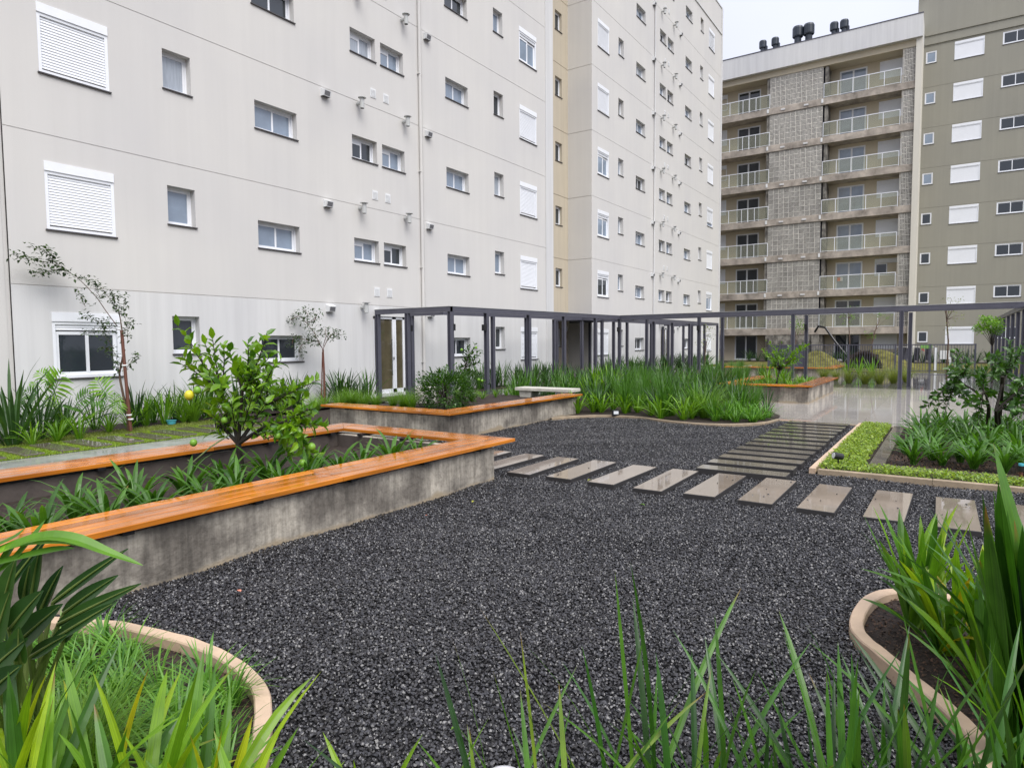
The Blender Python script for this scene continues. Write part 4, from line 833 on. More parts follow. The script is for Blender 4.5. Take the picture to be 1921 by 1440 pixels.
# ------------------------------------------------------------------ plants
def wp_strap(t): return (.62+.38*min(1, t*3.2))*(1-max(0, (t-.62)/.38)**2.2)
def clump_mesh(n, Lr, wr, th, dr, fold=.25, rad=.04, seg=5, z0=0):
    b = MB()
    for i in range(n):
        az = 2.399*i+U(-.4, .4); f = (i+.5)/n; r = rad*math.sqrt(U(0, 1))
        b.blade((r*math.cos(az), r*math.sin(az), z0), az+U(-.3, .3), U(*Lr), U(*wr), th[0]+(th[1]-th[0])*f+U(-.08, .08), U(*dr), seg, fold, U(-.3, .3), wprof=wp_strap)
    return b
def grass_mesh(n, Lr, wd, th, dr, rad, seg=3):
    b = MB()
    for i in range(n):
        az = U(0, 2*PI); r = rad*math.sqrt(U(0, 1)); b.grass((r*math.cos(az), r*math.sin(az), 0), az+U(-.7, .7), U(*Lr), wd*U(.7, 1.2), U(*th), U(*dr), seg)
    return b
SWORD = [clump_mesh(30, (.65, 1.05), (.022, .034), (.06, .62), (.05, .75), .2, .09).mesh('sword_leaves', M['lmid']) for _ in range(6)]
SWORDD = [clump_mesh(30, (.6, 1.0), (.026, .04), (.06, .75), (.1, .9), .2, .09).mesh('sword_leaves', M['ldark']) for _ in range(5)]
SWORDY = [clump_mesh(22, (.6, .95), (.03, .045), (.06, .6), (.1, .8), .2, .07).mesh('sword_leaves', M['lbright']) for _ in range(4)]
TALLG = [grass_mesh(150, (.75, 1.15), .013, (.02, .32), (.05, .5), .13, 4).mesh('reed_blades', M['lmid']) for _ in range(4)]
FOUNT = [grass_mesh(330, (.45, .72), .007, (.05, .75), (.5, 1.5), .07, 5).mesh('fountain_blades', M['lgrass']) for _ in range(3)]
FOUNTO = [grass_mesh(330, (.5, .8), .008, (.05, .7), (.4, 1.2), .09, 5).mesh('fountain_blades', M['lolive']) for _ in range(3)]
MONDO = [grass_mesh(52, (.19, .36), .017, (.15, .9), (.6, 1.6), .05, 5).mesh('mondo_blades', M['lmondo']) for _ in range(4)]
STRAPL = []          # separate strap leaves, shared between clumps
for i in range(10):
    b = MB(); b.blade((0, 0, 0), 0, U(.34, .5), U(.028, .038), U(.15, .6), U(.7, 1.7), 7, .3, 0, wprof=wp_strap); STRAPL.append(b.mesh('leaf', M['lmid']))
STRAPC = [clump_mesh(24, (.34, .5), (.028, .038), (.1, .85), (.7, 1.6), .3, .03).mesh('strap_leaves', M['lmid']) for _ in range(6)]
LILY = [clump_mesh(22, (.32, .5), (.022, .032), (.1, .8), (.5, 1.5), .3, .03).mesh('strap_leaves', M['lbright']) for _ in range(4)]

def put(name, meshes, loc, label, cat, group, sc=1.0, tilt=.08):
    o = ob(name, random.choice(meshes), None, loc, U(0, 6.28), label, cat, group, 'thing'); s = sc*U(.88, 1.12); o.scale = (s, s, s*U(.92, 1.08))
    o.rotation_euler = (U(-tilt, tilt), U(-tilt, tilt), U(0, 6.28)); return o
def strap_clump(loc, label, group, n=15, sc=1.0):
    e = thing('strap_leaf_clump', label, 'plant', loc, U(0, 6.28), group)
    for i in range(n):
        f = (i+.5)/n; o = ob('leaf', STRAPL[(i*3+random.randrange(3)) % 10], e, (U(-.025, .025), U(-.025, .025), 0)); s = sc*U(.8, 1.12)
        o.scale = (s, s*U(.9, 1.1), s); o.rotation_euler = (U(-.1, .1), (f-.5)*.5, 2.399*i+U(-.3, .3))
    return e
# strap-leaf clumps inside the front planter, counted from the right end
i = 0
for row, y in ((0, 5.02), (1, 5.5)):
    for x in np.arange(5.55, .2, -.37 if row == 0 else -.45):
        if abs(x-3.95) < .2 and row == 1: continue
        if row == 1 and x > 5.0: continue
        strap_clump((x+U(-.1, .1)-(.2*row), y+U(-.08, .08), .23), f'{ORD[i]} broad strap-leaf clump from the right end of the {"front" if row == 0 else "inner"} row in the front planter', 'strap-leaf clumps in the front planter', 24, U(.9, 1.15)); i = i+1
    i = 0
# strap-leaf bed under the tangerine tree
i = 0
rows = [(9.62, .42), (10.05, .2), (10.55, .45), (11.0, .15), (11.5, .4), (12.0, .2), (12.5, .42), (13.0, .15), (13.4, .4)]
for r_, (x, y0) in enumerate(rows):
    i = 0
    for y in np.arange(y0, -2.0, -.31):
        p = (x+U(-.1, .1), y+U(-.08, .08), .04)
        if r_ < 3: strap_clump(p, f'{ORD[i]} strap-leaf clump from the left in {ORD[r_]} row of the bed under the tangerine tree', 'strap-leaf clumps under the tangerine tree', 26, U(.8, 1.05))
        else: put('strap_leaf_clump', STRAPC, p, f'{ORD[i]} strap-leaf clump from the left in {ORD[r_]} row of the tangerine bed, crowded', 'plant', 'strap-leaf clumps under the tangerine tree', 1.0)
        i += 1
# ground cover in the kerbed bed
def cover(name, area, n_per, size, mm, zr, lab=None, ex_=None):
    X = rng.uniform(area[0], area[1], n_per); Y = rng.uniform(area[2], area[3], n_per)
    if ex_ is not None: k = ~ex_(X, Y); X, Y = X[k], Y[k]
    n = X.size; Z = rng.uniform(zr[0], zr[1], n); a = rng.uniform(0, 2*PI, n); tl_ = rng.normal(0, .45, (n, 2)); s = size*rng.uniform(.6, 1.25, n)
    ux = np.stack([np.cos(a), np.sin(a), tl_[:, 0]], 1)*s[:, None]; uy = np.stack([-np.sin(a), np.cos(a), tl_[:, 1]], 1)*s[:, None]*.55; c = np.stack([X, Y, Z], 1)
    V = np.stack([c-ux*.5, c+uy*.5+ux*.05, c+ux*.5, c-uy*.5+ux*.05], 1).reshape(-1, 3)
    me = bpy.data.meshes.new(name); me.vertices.add(4*n); me.vertices.foreach_set('co', V.ravel()); me.loops.add(4*n); me.loops.foreach_set('vertex_index', np.arange(4*n)); me.polygons.add(n); me.polygons.foreach_set('loop_start', np.arange(0, 4*n, 4)); me.update(calc_edges=True); me.materials.append(mm)
    return ob(name, me, kind='stuff')
cover('ground_cover', (8.55, 13.66, -3.5, 1.30), 95000, .033, M['lcover'], (.05, .12), ex_=lambda x, y: (x > 9.0) & (y < .84))
cover('pond_side_leaves', (13.0, 13.7, 1.4, 1.3), 10, .03, M['lcover'], (0.03, .04)) if False else None
def lawn(name, area, n, h, mm, zb, ex_=None):
    X = rng.uniform(area[0], area[1], n); Y = rng.uniform(area[2], area[3], n)
    if ex_ is not None: k = ~ex_(X, Y); X, Y = X[k], Y[k]
    n = X.size; a = rng.uniform(0, 2*PI, n); hh = h*rng.uniform(.6, 1.3, n); le = rng.normal(0, .5, (n, 2))*hh[:, None]; wv = .006
    A = np.stack([X-np.cos(a)*wv, Y-np.sin(a)*wv, np.full(n, zb)], 1); B_ = np.stack([X+np.cos(a)*wv, Y+np.sin(a)*wv, np.full(n, zb)], 1); C_ = np.stack([X+le[:, 0], Y+le[:, 1], zb+hh], 1)
    V = np.stack([A, B_, C_], 1).reshape(-1, 3); me = bpy.data.meshes.new(name); me.vertices.add(3*n); me.vertices.foreach_set('co', V.ravel()); me.loops.add(3*n); me.loops.foreach_set('vertex_index', np.arange(3*n)); me.polygons.add(n); me.polygons.foreach_set('loop_start', np.arange(0, 3*n, 3)); me.update(calc_edges=True); me.materials.append(mm)
    return ob(name, me, kind='stuff')
lawn('lawn_grass', (1.5, 8.1, 10.95, 12.35), 60000, .026, M['lcover'], .01, lambda x, y: ((x-4.80) % .47 < .24) & (y > 11.02) & (y < 12.08))
lawn('thin_lawn_grass', (2, 8.2, 12.1, 13.1), 9000, .03, M['lolive'], .01)

chip = mat('bark_chip', (.085, .05, .032), .8, .3, var=.7, scale=25)
cover('bark_chips', (2.7, 4.6, -1.6, .40), 9000, .017, chip, (.036, .046), ex_=lambda x, y: ~inside(BEDR, x, y))
cover('bark_litter', (.4, 1.85, 1.6, 4.2), 6000, .016, chip, (.031, .04), ex_=lambda x, y: ~inside(BEDL, x, y))
cover('bark_mulch', (9.3, 13.6, -3, .62), 12000, .03, chip, (.022, .04))
# middle bed: a front row of single plants, then the dense mass
def scatter(poly, s, mn):
    X, Y = jitter(min(p[0] for p in poly), max(p[0] for p in poly), min(p[1] for p in poly), max(p[1] for p in poly), s)
    k = inside(poly, X, Y); P = []
    for x, y in zip(X[k], Y[k]):
        if all((x-a)**2+(y-b_)**2 > mn*mn for a, b_ in P): P.append((x, y))
    return P
row = [(1083, 778), (1112, 776), (1128, 776), (1150, 772), (1172, 778), (1196, 776), (1222, 782), (1240, 788), (1262, 782), (1282, 790), (1298, 788)]
for i, q in enumerate(row):
    p = G(*q); put('lily_clump', LILY, (p[0], p[1], .03), f'{ORD[i]} low bright lily clump from the left along the curved kerb edge', 'plant', 'lily clumps along the curved kerb', 1.3)
row = [(1342, 792), (1362, 790), (1380, 794), (1398, 788), (1412, 794), (1428, 790), (1440, 786), (1372, 782), (1345, 780), (1405, 780)]
for i, q in enumerate(row):
    p = G(*q); put('lilyturf_tuft', MONDO, (p[0], p[1], .03), f'{ORD[i]} low lilyturf tuft at the right tip of the curved kerb', 'plant', 'lilyturf tufts at the kerb tip', 1.45)
p = G(1322, 786); o = put('fountain_grass', FOUNT, (p[0], p[1], .03), 'single pale green fountain grass ball at the curved kerb edge', 'plant', None, 1.5)
row = [((1107, 758), 'SWORDY', .95), ((1145, 756), 'SWORDY', 1.0), ((1168, 762), 'SWORD', .9), ((1122, 768), 'SWORD', .7)]
for i, (q, kd, s_) in enumerate(row):
    p = G(*q); put('sword_leaf_clump', globals()[kd], (p[0], p[1], .03), f'yellow green sword-leaf clump at planter end of the middle bed, {ORD[i]} from the left', 'plant', 'yellow green sword-leaf clumps by the middle planter', s_*1.25)
row = [(1395, 768), (1415, 765), (1375, 770), (1438, 772)]
for i, q in enumerate(row):
    p = G(*q); put('sword_leaf_clump', SWORDD, (p[0], p[1], .03), f'dark sword-leaf clump at paving end of the middle bed, {ORD[i]} from the left', 'plant', 'dark sword-leaf clumps by the paving', .72)
mass = scatter([(13.1, 6.4), (13.25, 4.6), (12.95, 4.1), (13.2, 3.5), (14.6, 3.4), (16.2, 4.1), (17.6, 5.2), (19, 5.6), (23, 5.6), (23, 10.2), (14.2, 10.2), (13.9, 7.2)], .5, .38)
for x, y in mass:
    near = x < 15.2
    ms = TALLG if (y < 7.2 and random.random() < .42) else (SWORD if random.random() < .5 else SWORDD)
    put('sword_leaf_clump', ms, (x, y, .03), 'dark green sword-leaf clump in the dense middle bed behind the curved kerb', 'plant', 'dense sword-leaf planting in the middle bed', (.82 if near else .95)*U(.62, 1.12), .16)
# beds along the pale facade
for (x0, x1, st, sc_, ms, lab, grp) in ((16.0, 24, .42, .95, SWORDD, 'dark sword-leaf clump between the pergola and the pale facade', 'sword-leaf clumps behind the pergola'), (28.2, 44, .55, 1.05, SWORDD, 'dark sword-leaf clump below the far half of the pale facade', 'sword-leaf clumps below the far facade')):
    for i, x in enumerate(np.arange(x0, x1, st)):
        put('sword_leaf_clump', ms+SWORD[:2], (x+U(-.1, .1), 13.45+U(-.25, .25), .02), lab+', '+ORD[i]+' from the left', 'plant', grp, sc_)
for x, y in scatter(rect(27, 36.5, 3, 10.2), .8, .6):
    if x > 29.5 and y < 8.7: continue
    if y < 5: continue
    put('sword_leaf_clump', SWORD+TALLG[:2], (x, y, .0), 'green sword-leaf clump in the far bed before the fence panel', 'plant', 'sword-leaf planting in the far bed', .7)
# left bed under the windows
left = [('SWORDD', 24, 836, 1.15, 'broad dark green flax clump at the left edge under the facade'), ('SWORDD', 75, 826, .85, 'dark sword-leaf clump second from the left edge under the facade'), ('SWORDY', 150, 826, .5, 'small yellow green clump below the ground floor shuttered window'),
        ('LILY', 62, 838, .9, 'arching lily clump at the front of the left facade bed'), ('LILY', 108, 830, .9, 'low arching lily clump between flax and philodendron'), ('SWORD', 118, 820, .5, 'short sword-leaf clump behind the low lily clump'), ('LILY', 205, 812, .8, 'thin arching lily clump left of the leaning sapling'), ('SWORDD', 252, 802, .7, 'dark sword-leaf clump right behind the leaning sapling stake'),
        ('SWORDY', 275, 800, .72, 'bright upright clump just right of the leaning sapling'), ('SWORDY', 310, 797, .75, 'brighter upright clump second right of the leaning sapling'), ('FOUNT', 362, 792, 1.15, 'mounded green fountain grass behind the lemon tree'), ('SWORDD', 330, 775, .8, 'dark flax clump under the narrow ground floor window'), ('SWORDD', 395, 770, .85, 'dark flax clump behind the lemon tree crown'),
        ('SWORDD', 520, 752, .85, 'dark flax clump below the small ground floor slider window'), ('SWORDD', 555, 750, .8, 'dark flax clump just left of the small round sapling'), ('SWORDD', 448, 765, .8, 'dark flax clump between the narrow and the slider windows'), ('SWORDD', 652, 742, .85, 'round dark leafy clump left of the glazed entrance'), ('SWORDD', 636, 742, .8, 'dark leafy clump between small sapling and glazed entrance'), ('SWORDD', 480, 760, .75, 'dark flax clump hidden low behind the lemon tree')]
for kd, x, y, s_, lab in left:
    p = G(x, y)
    if p[1] > 13.6: p = onY(x, y, 13.5); p[2] = .02
    put('flax_clump' if 'flax' in lab else ('fountain_grass' if kd == 'FOUNT' else 'leafy_clump'), globals()[kd], (p[0], p[1], .02), lab, 'plant', 'plants in the left facade bed', s_*1.25)
for i, x in enumerate(np.arange(2.2, 13.2, .40)):
    put('lily_clump' if i % 3 == 1 else 'sword_leaf_clump', LILY if i % 3 == 1 else (SWORDD if i % 3 else SWORD), (x+U(-.1, .1), (13.02 if i % 3 == 1 else 13.5)+U(-.1, .1), .02), f'low filler clump in the left facade bed, {ORD[i]} from the left edge', 'plant', 'filler clumps in the left facade bed', U(.75, 1.0))
for i, (x, y) in enumerate(((600, 764), (625, 762), (655, 764), (682, 766), (705, 765), (738, 764), (757, 766), (772, 767), (592, 772))):
    p = G(x, y, .3); put('grass_tuft', FOUNT, (p[0], min(p[1], 10.2), .3), f'fine bright grass tuft behind the middle planter rim, {ORD[i]} along the row', 'plant', 'fine grass tufts behind the middle planter rim', .72)
for i, (x, y) in enumerate(((860, 752), (885, 752), (905, 748), (930, 745), (950, 742))):
    p = G(x, y, .3); put('grass_tuft', FOUNT if i < 2 else LILY, (p[0], p[1], .3), f'low green tuft between round shrub and cement bench, {ORD[i]} from the left', 'plant', 'low tufts beside the cement bench', .6)
# fountain grass rows at the right
for i, (x, y) in enumerate(((1592, 719), (1622, 720), (1650, 720), (1676, 719), (1700, 717), (1545, 712), (1568, 714))):
    p = G(x, y); put('fountain_grass', FOUNTO, (p[0], p[1], .0), f'olive fountain grass at the edge of the dark paving, {ORD[i] if i < 5 else ("leftmost by the planter" if i == 5 else "next to the planter seat")}', 'plant', 'fountain grasses beside the dark paving', 1.0)
for i, (x, y) in enumerate(((1590, 705), (1612, 704), (1636, 705))):
    p = G(x, y); put('lily_clump', SWORDY, (p[0], p[1], .0), f'bright arching clump behind the fountain grass row, {ORD[i]} from the left', 'plant', 'bright arching clumps before the fence', .95)
for i, (x, y) in enumerate(scatter(rect(15.2, 19.5, -4.6, -1.5), .62, .45)):
    put('fountain_grass', FOUNTO, (x, y, .03), 'yellow green fountain grass in the bed behind the tangerine tree', 'plant', 'fountain grasses behind the tangerine tree', 1.05)
for x, y in scatter(rect(27, 34, -1.6, .0), .9, .7): put('sword_leaf_clump', SWORDD, (x, y, 0), 'dark clump in the bed beside the right pergola run', 'plant', 'clumps beside the right pergola run', .8) if y < -.6 else None
for i, x in enumerate(np.arange(13.4, -5, -.62)): put('sword_leaf_clump', SWORDD, (54.6+U(-.3, .3), x, .0), 'dark clump along the foot of the far blocks, '+ORD[i]+' from the left', 'plant', 'clumps along the foot of the far blocks', 1.15)

# --- trees
def P3(px, py, d): return tuple(at(px, py, d))
def crown_leaves(b, tips, n, size, spread, up=.35, wr=.46):
    for t in tips:
        for _ in range(n):
            a = U(0, 2*PI); dz = U(-.45, .9); d = (math.cos(a), math.sin(a), dz*.8+up)
            p = (t[0]+U(-1, 1)*spread, t[1]+U(-1, 1)*spread, t[2]+U(-1, 1)*spread); s = size*U(.6, 1.2)
            b.leaf(p, d, (U(-.4, .4), U(-.4, .4), 1), s, s*wr*U(.85, 1.15), U(.0, .35))
def shoot(tb, lb, p0, p1, r0, r1, nl, size, bend=.06, wr=.46, leafstart=.25):
    """a curved twig with alternating leaves"""
    p0, p1 = Vector(p0), Vector(p1); mid = (p0+p1)/2+Vector((U(-1, 1), U(-1, 1), U(.2, 1)))*bend*(p1-p0).length; pts = []
    for i in range(6):
        t = i/5; pts.append((1-t)**2*p0+2*t*(1-t)*mid+t*t*p1)
    tb.tube(pts, [r0+(r1-r0)*i/5 for i in range(6)], 6)
    ax = (p1-p0).normalized()
    for k in range(nl):
        t = leafstart+(1-leafstart)*(k+U(0, .6))/nl; q = (1-t)**2*p0+2*t*(1-t)*mid+t*t*p1; a = 2.4*k+U(-.5, .5)
        o1 = ax.orthogonal().normalized(); o2 = ax.cross(o1); d = (o1*math.cos(a)+o2*math.sin(a))*.85+ax*U(.25, .8)+Vector((0, 0, .12)); s = size*U(.65, 1.2)
        lb.leaf(q, d, ax+Vector((0, 0, .6)), s, s*wr*U(.85, 1.15), U(0, .4))
# lemon tree in the front planter
DL = 6.42
lt = thing('lemon_tree', 'small lemon tree with glossy bright leaves and a yellow fruit in the front planter', 'tree')
tb, lb = MB(), MB(); base = Vector((P3(456, 905, DL))); base.z = .17
fork = Vector(P3(447, 832, DL)); tb.tube([base, base.lerp(fork, .5)+Vector((.01, 0, 0)), fork], [.034, .028, .026], 9)
main = {}
for nm, px, py, dd in (('a', 415, 740, .1), ('b', 455, 735, -.1), ('c', 500, 760, .15), ('d', 535, 790, -.2), ('e', 405, 800, .1)):
    q = Vector(P3(px, py, DL+dd)); main[nm] = q; tb.tube([fork, fork.lerp(q, .5)+Vector((U(-.03, .03), U(-.03, .03), .04)), q], [.022, .016, .012], 7)
tips = [('a', 325, 600), ('a', 352, 640), ('a', 345, 672), ('a', 335, 680), ('a', 382, 640), ('a', 398, 628), ('a', 420, 645), ('b', 430, 655), ('b', 465, 642), ('b', 490, 632), ('b', 480, 660), ('b', 500, 625), ('b', 510, 665), ('b', 528, 675), ('b', 445, 690), ('a', 390, 700), ('c', 505, 700), ('c', 530, 720), ('c', 545, 745), ('c', 560, 730), ('c', 588, 715), ('c', 600, 712), ('d', 570, 770), ('d', 592, 765), ('d', 612, 800), ('d', 555, 800), ('d', 520, 815), ('d', 560, 830), ('e', 400, 760), ('e', 440, 780), ('e', 470, 790), ('e', 450, 755), ('e', 500, 790), ('d', 585, 800), ('c', 480, 730), ('c', 470, 715), ('a', 415, 720), ('a', 365, 720), ('b', 455, 700), ('b', 475, 695), ('e', 430, 800), ('d', 540, 850), ('d', 575, 850), ('d', 590, 862)]
for k_, px, py in tips:
    q = P3(px, py, DL+U(-.38, .38)); shoot(tb, lb, main[k_], q, .010, .003, 14, .125, .08)
for _ in range(24):
    q = P3(U(390, 590), U(680, 830), DL+U(-.4, .4)); shoot(tb, lb, fork.lerp(Vector(q), .4), q, .007, .003, 11, .12, .08)
tb.build('trunk', M['barkd'], lt); lb.build('crown', M['lcit'], lt)
tb = MB(); q = [P3(430, 815, DL-.1), P3(395, 838, DL-.2), P3(360, 868, DL-.3), P3(335, 890, DL-.35)]; tb.tube(q, [.008, .007, .005, .003], 6); tb.tube([q[2], P3(352, 862, DL-.3), P3(374, 870, DL-.25)], [.003, .003, .002], 5); tb.build('bare_twig', M['lrib'], lt)
def fruit(name, parent, p, r, mm, sc=(1, 1, 1.08)):
    b = MB(); b.lathe([(.001, -1), (.3, -.95), (.62, -.78), (.88, -.45), (1, 0), (.88, .46), (.62, .78), (.3, .95), (.06, .99)], k=14); b.v = [(x*r*sc[0], y*r*sc[1], z*r*sc[2]) for x, y, z in b.v]; return b.build(name, mm, parent, smooth=True, loc=p)
for px, py, m_, r_ in ((355, 741, 'lemon', .044), (370, 732, 'lime', .036), (363, 830, 'lime', .034), (521, 817, 'lime', .035), (567, 868, 'lime', .034), (421, 788, 'lime', .03), (585, 838, 'lime', .036)): fruit('lemon', lt, P3(px, py, DL-.25), r_, M[m_])
# tangerine tree at the right
DT = 9.75
tt = thing('tangerine_tree', 'twin stemmed tangerine tree with dark leaves and green fruits in the right bed', 'tree'); tb, lb = MB(), MB()
b0 = Vector(G(1858, 826, .03)); b1 = Vector(G(1872, 824, .03)); f0 = Vector(P3(1855, 762, DT)); f1 = Vector(P3(1868, 770, DT))
tb.tube([b0, b0.lerp(f0, .5)+Vector((.0, .02, 0)), f0], [.035, .03, .024], 8); tb.tube([b1, b1.lerp(f1, .6), f1, P3(1880, 720, DT)], [.03, .026, .022, .015], 8)
limbs = {'a': (1800, 715), 'b': (1845, 735), 'c': (1890, 700), 'd': (1915, 740), 'e': (1960, 700), 'f': (1940, 760)}
for k_, (px, py) in limbs.items():
    q = Vector(P3(px, py, DT+U(-.3, .3))); s = f0 if px < 1850 else f1; tb.tube([s, s.lerp(q, .5)+Vector((0, 0, .05)), q], [.02, .014, .010], 7); limbs[k_] = q
tips = [('a', 1735, 765), ('a', 1755, 770), ('a', 1748, 745), ('a', 1775, 752), ('a', 1768, 730), ('a', 1785, 705), ('a', 1780, 690), ('a', 1795, 672), ('a', 1800, 655), ('a', 1818, 680), ('a', 1810, 700), ('a', 1800, 740), ('a', 1820, 755), ('b', 1815, 760), ('b', 1845, 720), ('b', 1850, 690), ('b', 1838, 700), ('b', 1860, 740), ('c', 1850, 672), ('c', 1875, 690), ('c', 1870, 665), ('c', 1900, 655), ('c', 1905, 680), ('c', 1885, 705), ('c', 1918, 650), ('d', 1915, 710), ('d', 1900, 725), ('d', 1930, 690), ('d', 1905, 765), ('d', 1890, 745), ('d', 1925, 750), ('e', 1960, 650), ('e', 1990, 680), ('e', 2010, 720), ('f', 1960, 780), ('f', 1985, 760), ('b', 1840, 790), ('b', 1835, 800), ('f', 1890, 790), ('a', 1770, 780), ('c', 1895, 640), ('e', 1930, 640), ('d', 1880, 765), ('a', 1790, 720), ('c', 1862, 705)]
for k_, px, py in tips:
    q = P3(px, py, DT+U(-.45, .45)); shoot(tb, lb, limbs[k_], q, .009, .003, 17, .12, .08, .44)
tb.build('trunk', M['barkd'], tt); lb.build('crown', M['lcitd'], tt)
for px, py in ((1753, 747), (1789, 750), (1798, 757), (1804, 722), (1900, 771), (1911, 770), (1834, 803), (1848, 802), (1787, 658), (1880, 800)): fruit('tangerine', tt, P3(px, py, DT-.35), .034 if px < 1830 else .036, M['tang'], (1, 1, .88))
b = MB(); b.tube([G(1872, 825, .03), P3(1881, 706, DT-.05)], [.03, .026], 8); b.build('tree_stake', M['barkd'], label='thick dark stake tied upright to the tangerine stem', cat='stake')
# citrus in planter 3
DC = .8302*19.6+.556*4.1
ct = thing('citrus_bush', 'small dark citrus bush growing in the planter on the wet paving', 'tree'); tb, lb = MB(), MB()
b0 = Vector(P3(1456, 722, DC)); f0 = Vector(P3(1462, 695, DC)); tb.tube([b0-Vector((0, 0, .2)), b0, f0], [.03, .028, .022], 7)
for px, py in ((1430, 655), (1445, 645), (1440, 665), (1455, 650), (1470, 655), (1480, 650), (1490, 660), (1500, 655), (1508, 645), (1515, 648), (1450, 675), (1465, 672), (1480, 675), (1495, 672), (1447, 685), (1470, 685), (1485, 680), (1435, 660), (1462, 660), (1498, 678), (1505, 668), (1452, 662)):
    shoot(tb, lb, f0, P3(px, py, DC+U(-.4, .4)), .01, .003, 18, .12, .1, .45, .4)
for px, py in ((1432, 628), (1458, 630), (1468, 632), (1424, 642)): shoot(tb, lb, f0, P3(px, py, DC), .008, .004, 2, .08, .05)
tb.build('trunk', M['barkd'], ct); lb.build('crown', M['lcit'], ct)
for i, (x, y) in enumerate(scatter(rect(18.4, 22.0, 3.3, 4.9), .45, .36)): put('lily_clump', LILY+SWORDY[:1], (x, y, .28), 'green lily clump inside the planter on the wet paving', 'plant', 'lily clumps inside the paving planter', .8)
# round shrub and slender sapling in the middle planter
DS = 13.4
sh = thing('round_shrub', 'dense rounded small leaved shrub behind the middle planter rim', 'shrub'); lb, tb = MB(), MB()
for i in range(3600):
    a, e_ = U(0, 2*PI), math.asin(U(-1, 1)); r = U(.45, 1.0)**.5*(1+.2*math.sin(3*a+2)*math.cos(2*e_)+.16*math.sin(7*a+3*e_)+.12*math.sin(5*e_+4*a)); c = P3(835, 735, DS)
    p = (c[0]+.60*r*math.cos(a)*math.cos(e_), c[1]+.60*r*math.sin(a)*math.cos(e_), c[2]+.44*r*math.sin(e_)); s = U(.04, .085)
    lb.leaf(p, (math.cos(a)+U(-.8, .8), math.sin(a)+U(-.8, .8), math.sin(e_)+U(-.4, .9)), (U(-.5, .5), U(-.5, .5), 1), s, s*.5, U(0, .3))
c = Vector(P3(835, 735, DS)); 
for i in range(9): tb.tube([(c.x, c.y, .28), (c.x+U(-.3, .3), c.y+U(-.3, .3), c.z+U(0, .3))], [.02, .006], 5)
tb.build('stems', M['barkd'], sh); lb.build('crown', M['lcitd'], sh)
sb = thing('slim_citrus', 'slim young citrus rising above the round shrub by the pergola', 'tree'); lb, tb = MB(), MB()
b0 = Vector(P3(862, 745, DS+.8)); b0.z = .28; f0 = Vector(P3(872, 690, DS+.8)); tb.tube([b0, f0, P3(880, 665, DS+.8)], [.018, .014, .01], 6)
for px, py in ((868, 660), (880, 648), (892, 645), (900, 655), (895, 670), (885, 660), (900, 680), (890, 685), (866, 688), (905, 660), (876, 652), (880, 700), (905, 710), (915, 722), (870, 712), (895, 715), (858, 705)): shoot(tb, lb, f0, P3(px, py, DS+.8+U(-.2, .2)), .006, .002, 13, .11, .1, .42)
tb.build('trunk', M['barkd'], sb); lb.build('crown', M['lcitd'], sb)
for px, py in ((898, 712), (904, 714), (866, 656), (893, 652)): fruit('citrus_fruit', sb, P3(px, py, DS+.6), .03, M['lime'])
# leaning sapling with stake
DZ = .8302*6.17+.556*12.85
ls = thing('leaning_sapling', 'thin leaning sapling bent far left against the pale facade', 'tree'); lb, tb = MB(), MB()
def line(pts, r0, r1, k=6):
    q = []
    for x, y in pts:
        p_ = at(x, y, DZ)
        if p_[1] > 13.78: p_ = onY(x, y, 13.78)
        q.append(tuple(p_))
    tb.tube(q, [r0+(r1-r0)*i/(len(q)-1) for i in range(len(q))], k); return q
line([(240, 808), (240, 780), (232, 745), (226, 715), (224, 700), (228, 680), (234, 655)], .026, .016, 8); line([(240, 800), (238, 760), (236, 720), (234, 680), (232, 640), (226, 600), (222, 580)], .022, .009)
brs = [[(220, 612), (200, 585), (183, 560), (165, 540), (145, 520), (125, 508), (100, 490), (88, 475), (75, 468), (52, 462)], [(115, 500), (95, 493), (70, 490), (45, 485), (22, 477)], [(125, 508), (105, 506), (80, 512), (60, 512)], [(222, 585), (210, 565), (190, 540), (172, 525), (150, 522)], [(225, 590), (215, 570), (215, 555), (210, 548)], [(205, 600), (185, 603), (165, 595), (152, 590)], [(160, 575), (152, 555), (145, 540)], [(228, 620), (200, 612), (175, 625), (150, 622)], [(226, 640), (238, 610), (250, 600)], [(224, 700), (218, 670), (205, 640), (195, 630), (185, 610)], [(222, 700), (215, 680), (205, 655), (190, 650)], [(238, 690), (250, 672), (256, 665)], [(232, 585), (233, 565), (235, 555)], [(240, 640), (238, 610), (232, 580)], [(190, 560), (180, 545), (178, 530)], [(100, 490), (95, 470), (85, 463)]]
for bi, pts in enumerate(brs):
    q = line(pts, .009 if bi == 0 else .005, .002); nl = 20 if bi > 2 else 34
    for a, c in zip(q, q[1:]):
        a, c = Vector(a), Vector(c)
        for _ in range(nl if bi else 16):
            if bi == 0 and a.x > at(150, 540, DZ)[0] and random.random() < .75: continue
            p = a.lerp(c, U(0, 1))+Vector((U(-.06, .06), U(-.09, .05), U(-.07, .07))); s = U(.05, .09); lb.leaf(p, (U(-1, 1), U(-1, 1), U(-.7, .5)), (U(-.3, .3), U(-.3, .3), 1), s, s*.55, .2)
tb.build('trunk', M['bark'], ls); lb.build('crown', M['lsap'], ls)
b = MB(); b.tube([P3(245, 808, DZ-.06), P3(237, 720, DZ-.06), P3(228, 620, DZ-.06)], [.033, .03, .028], 8); st = b.build('tree_stake', M['stake'], label='reddish brown stake supporting the leaning sapling', cat='stake')
for x, y in ((234, 685), (242, 778), (245, 786)): b = MB(); p = P3(x, y, DZ-.06); b.lathe([(.045, -.012), (.05, 0), (.045, .012)], p, 10); b.build('tie', M['tie'], st)
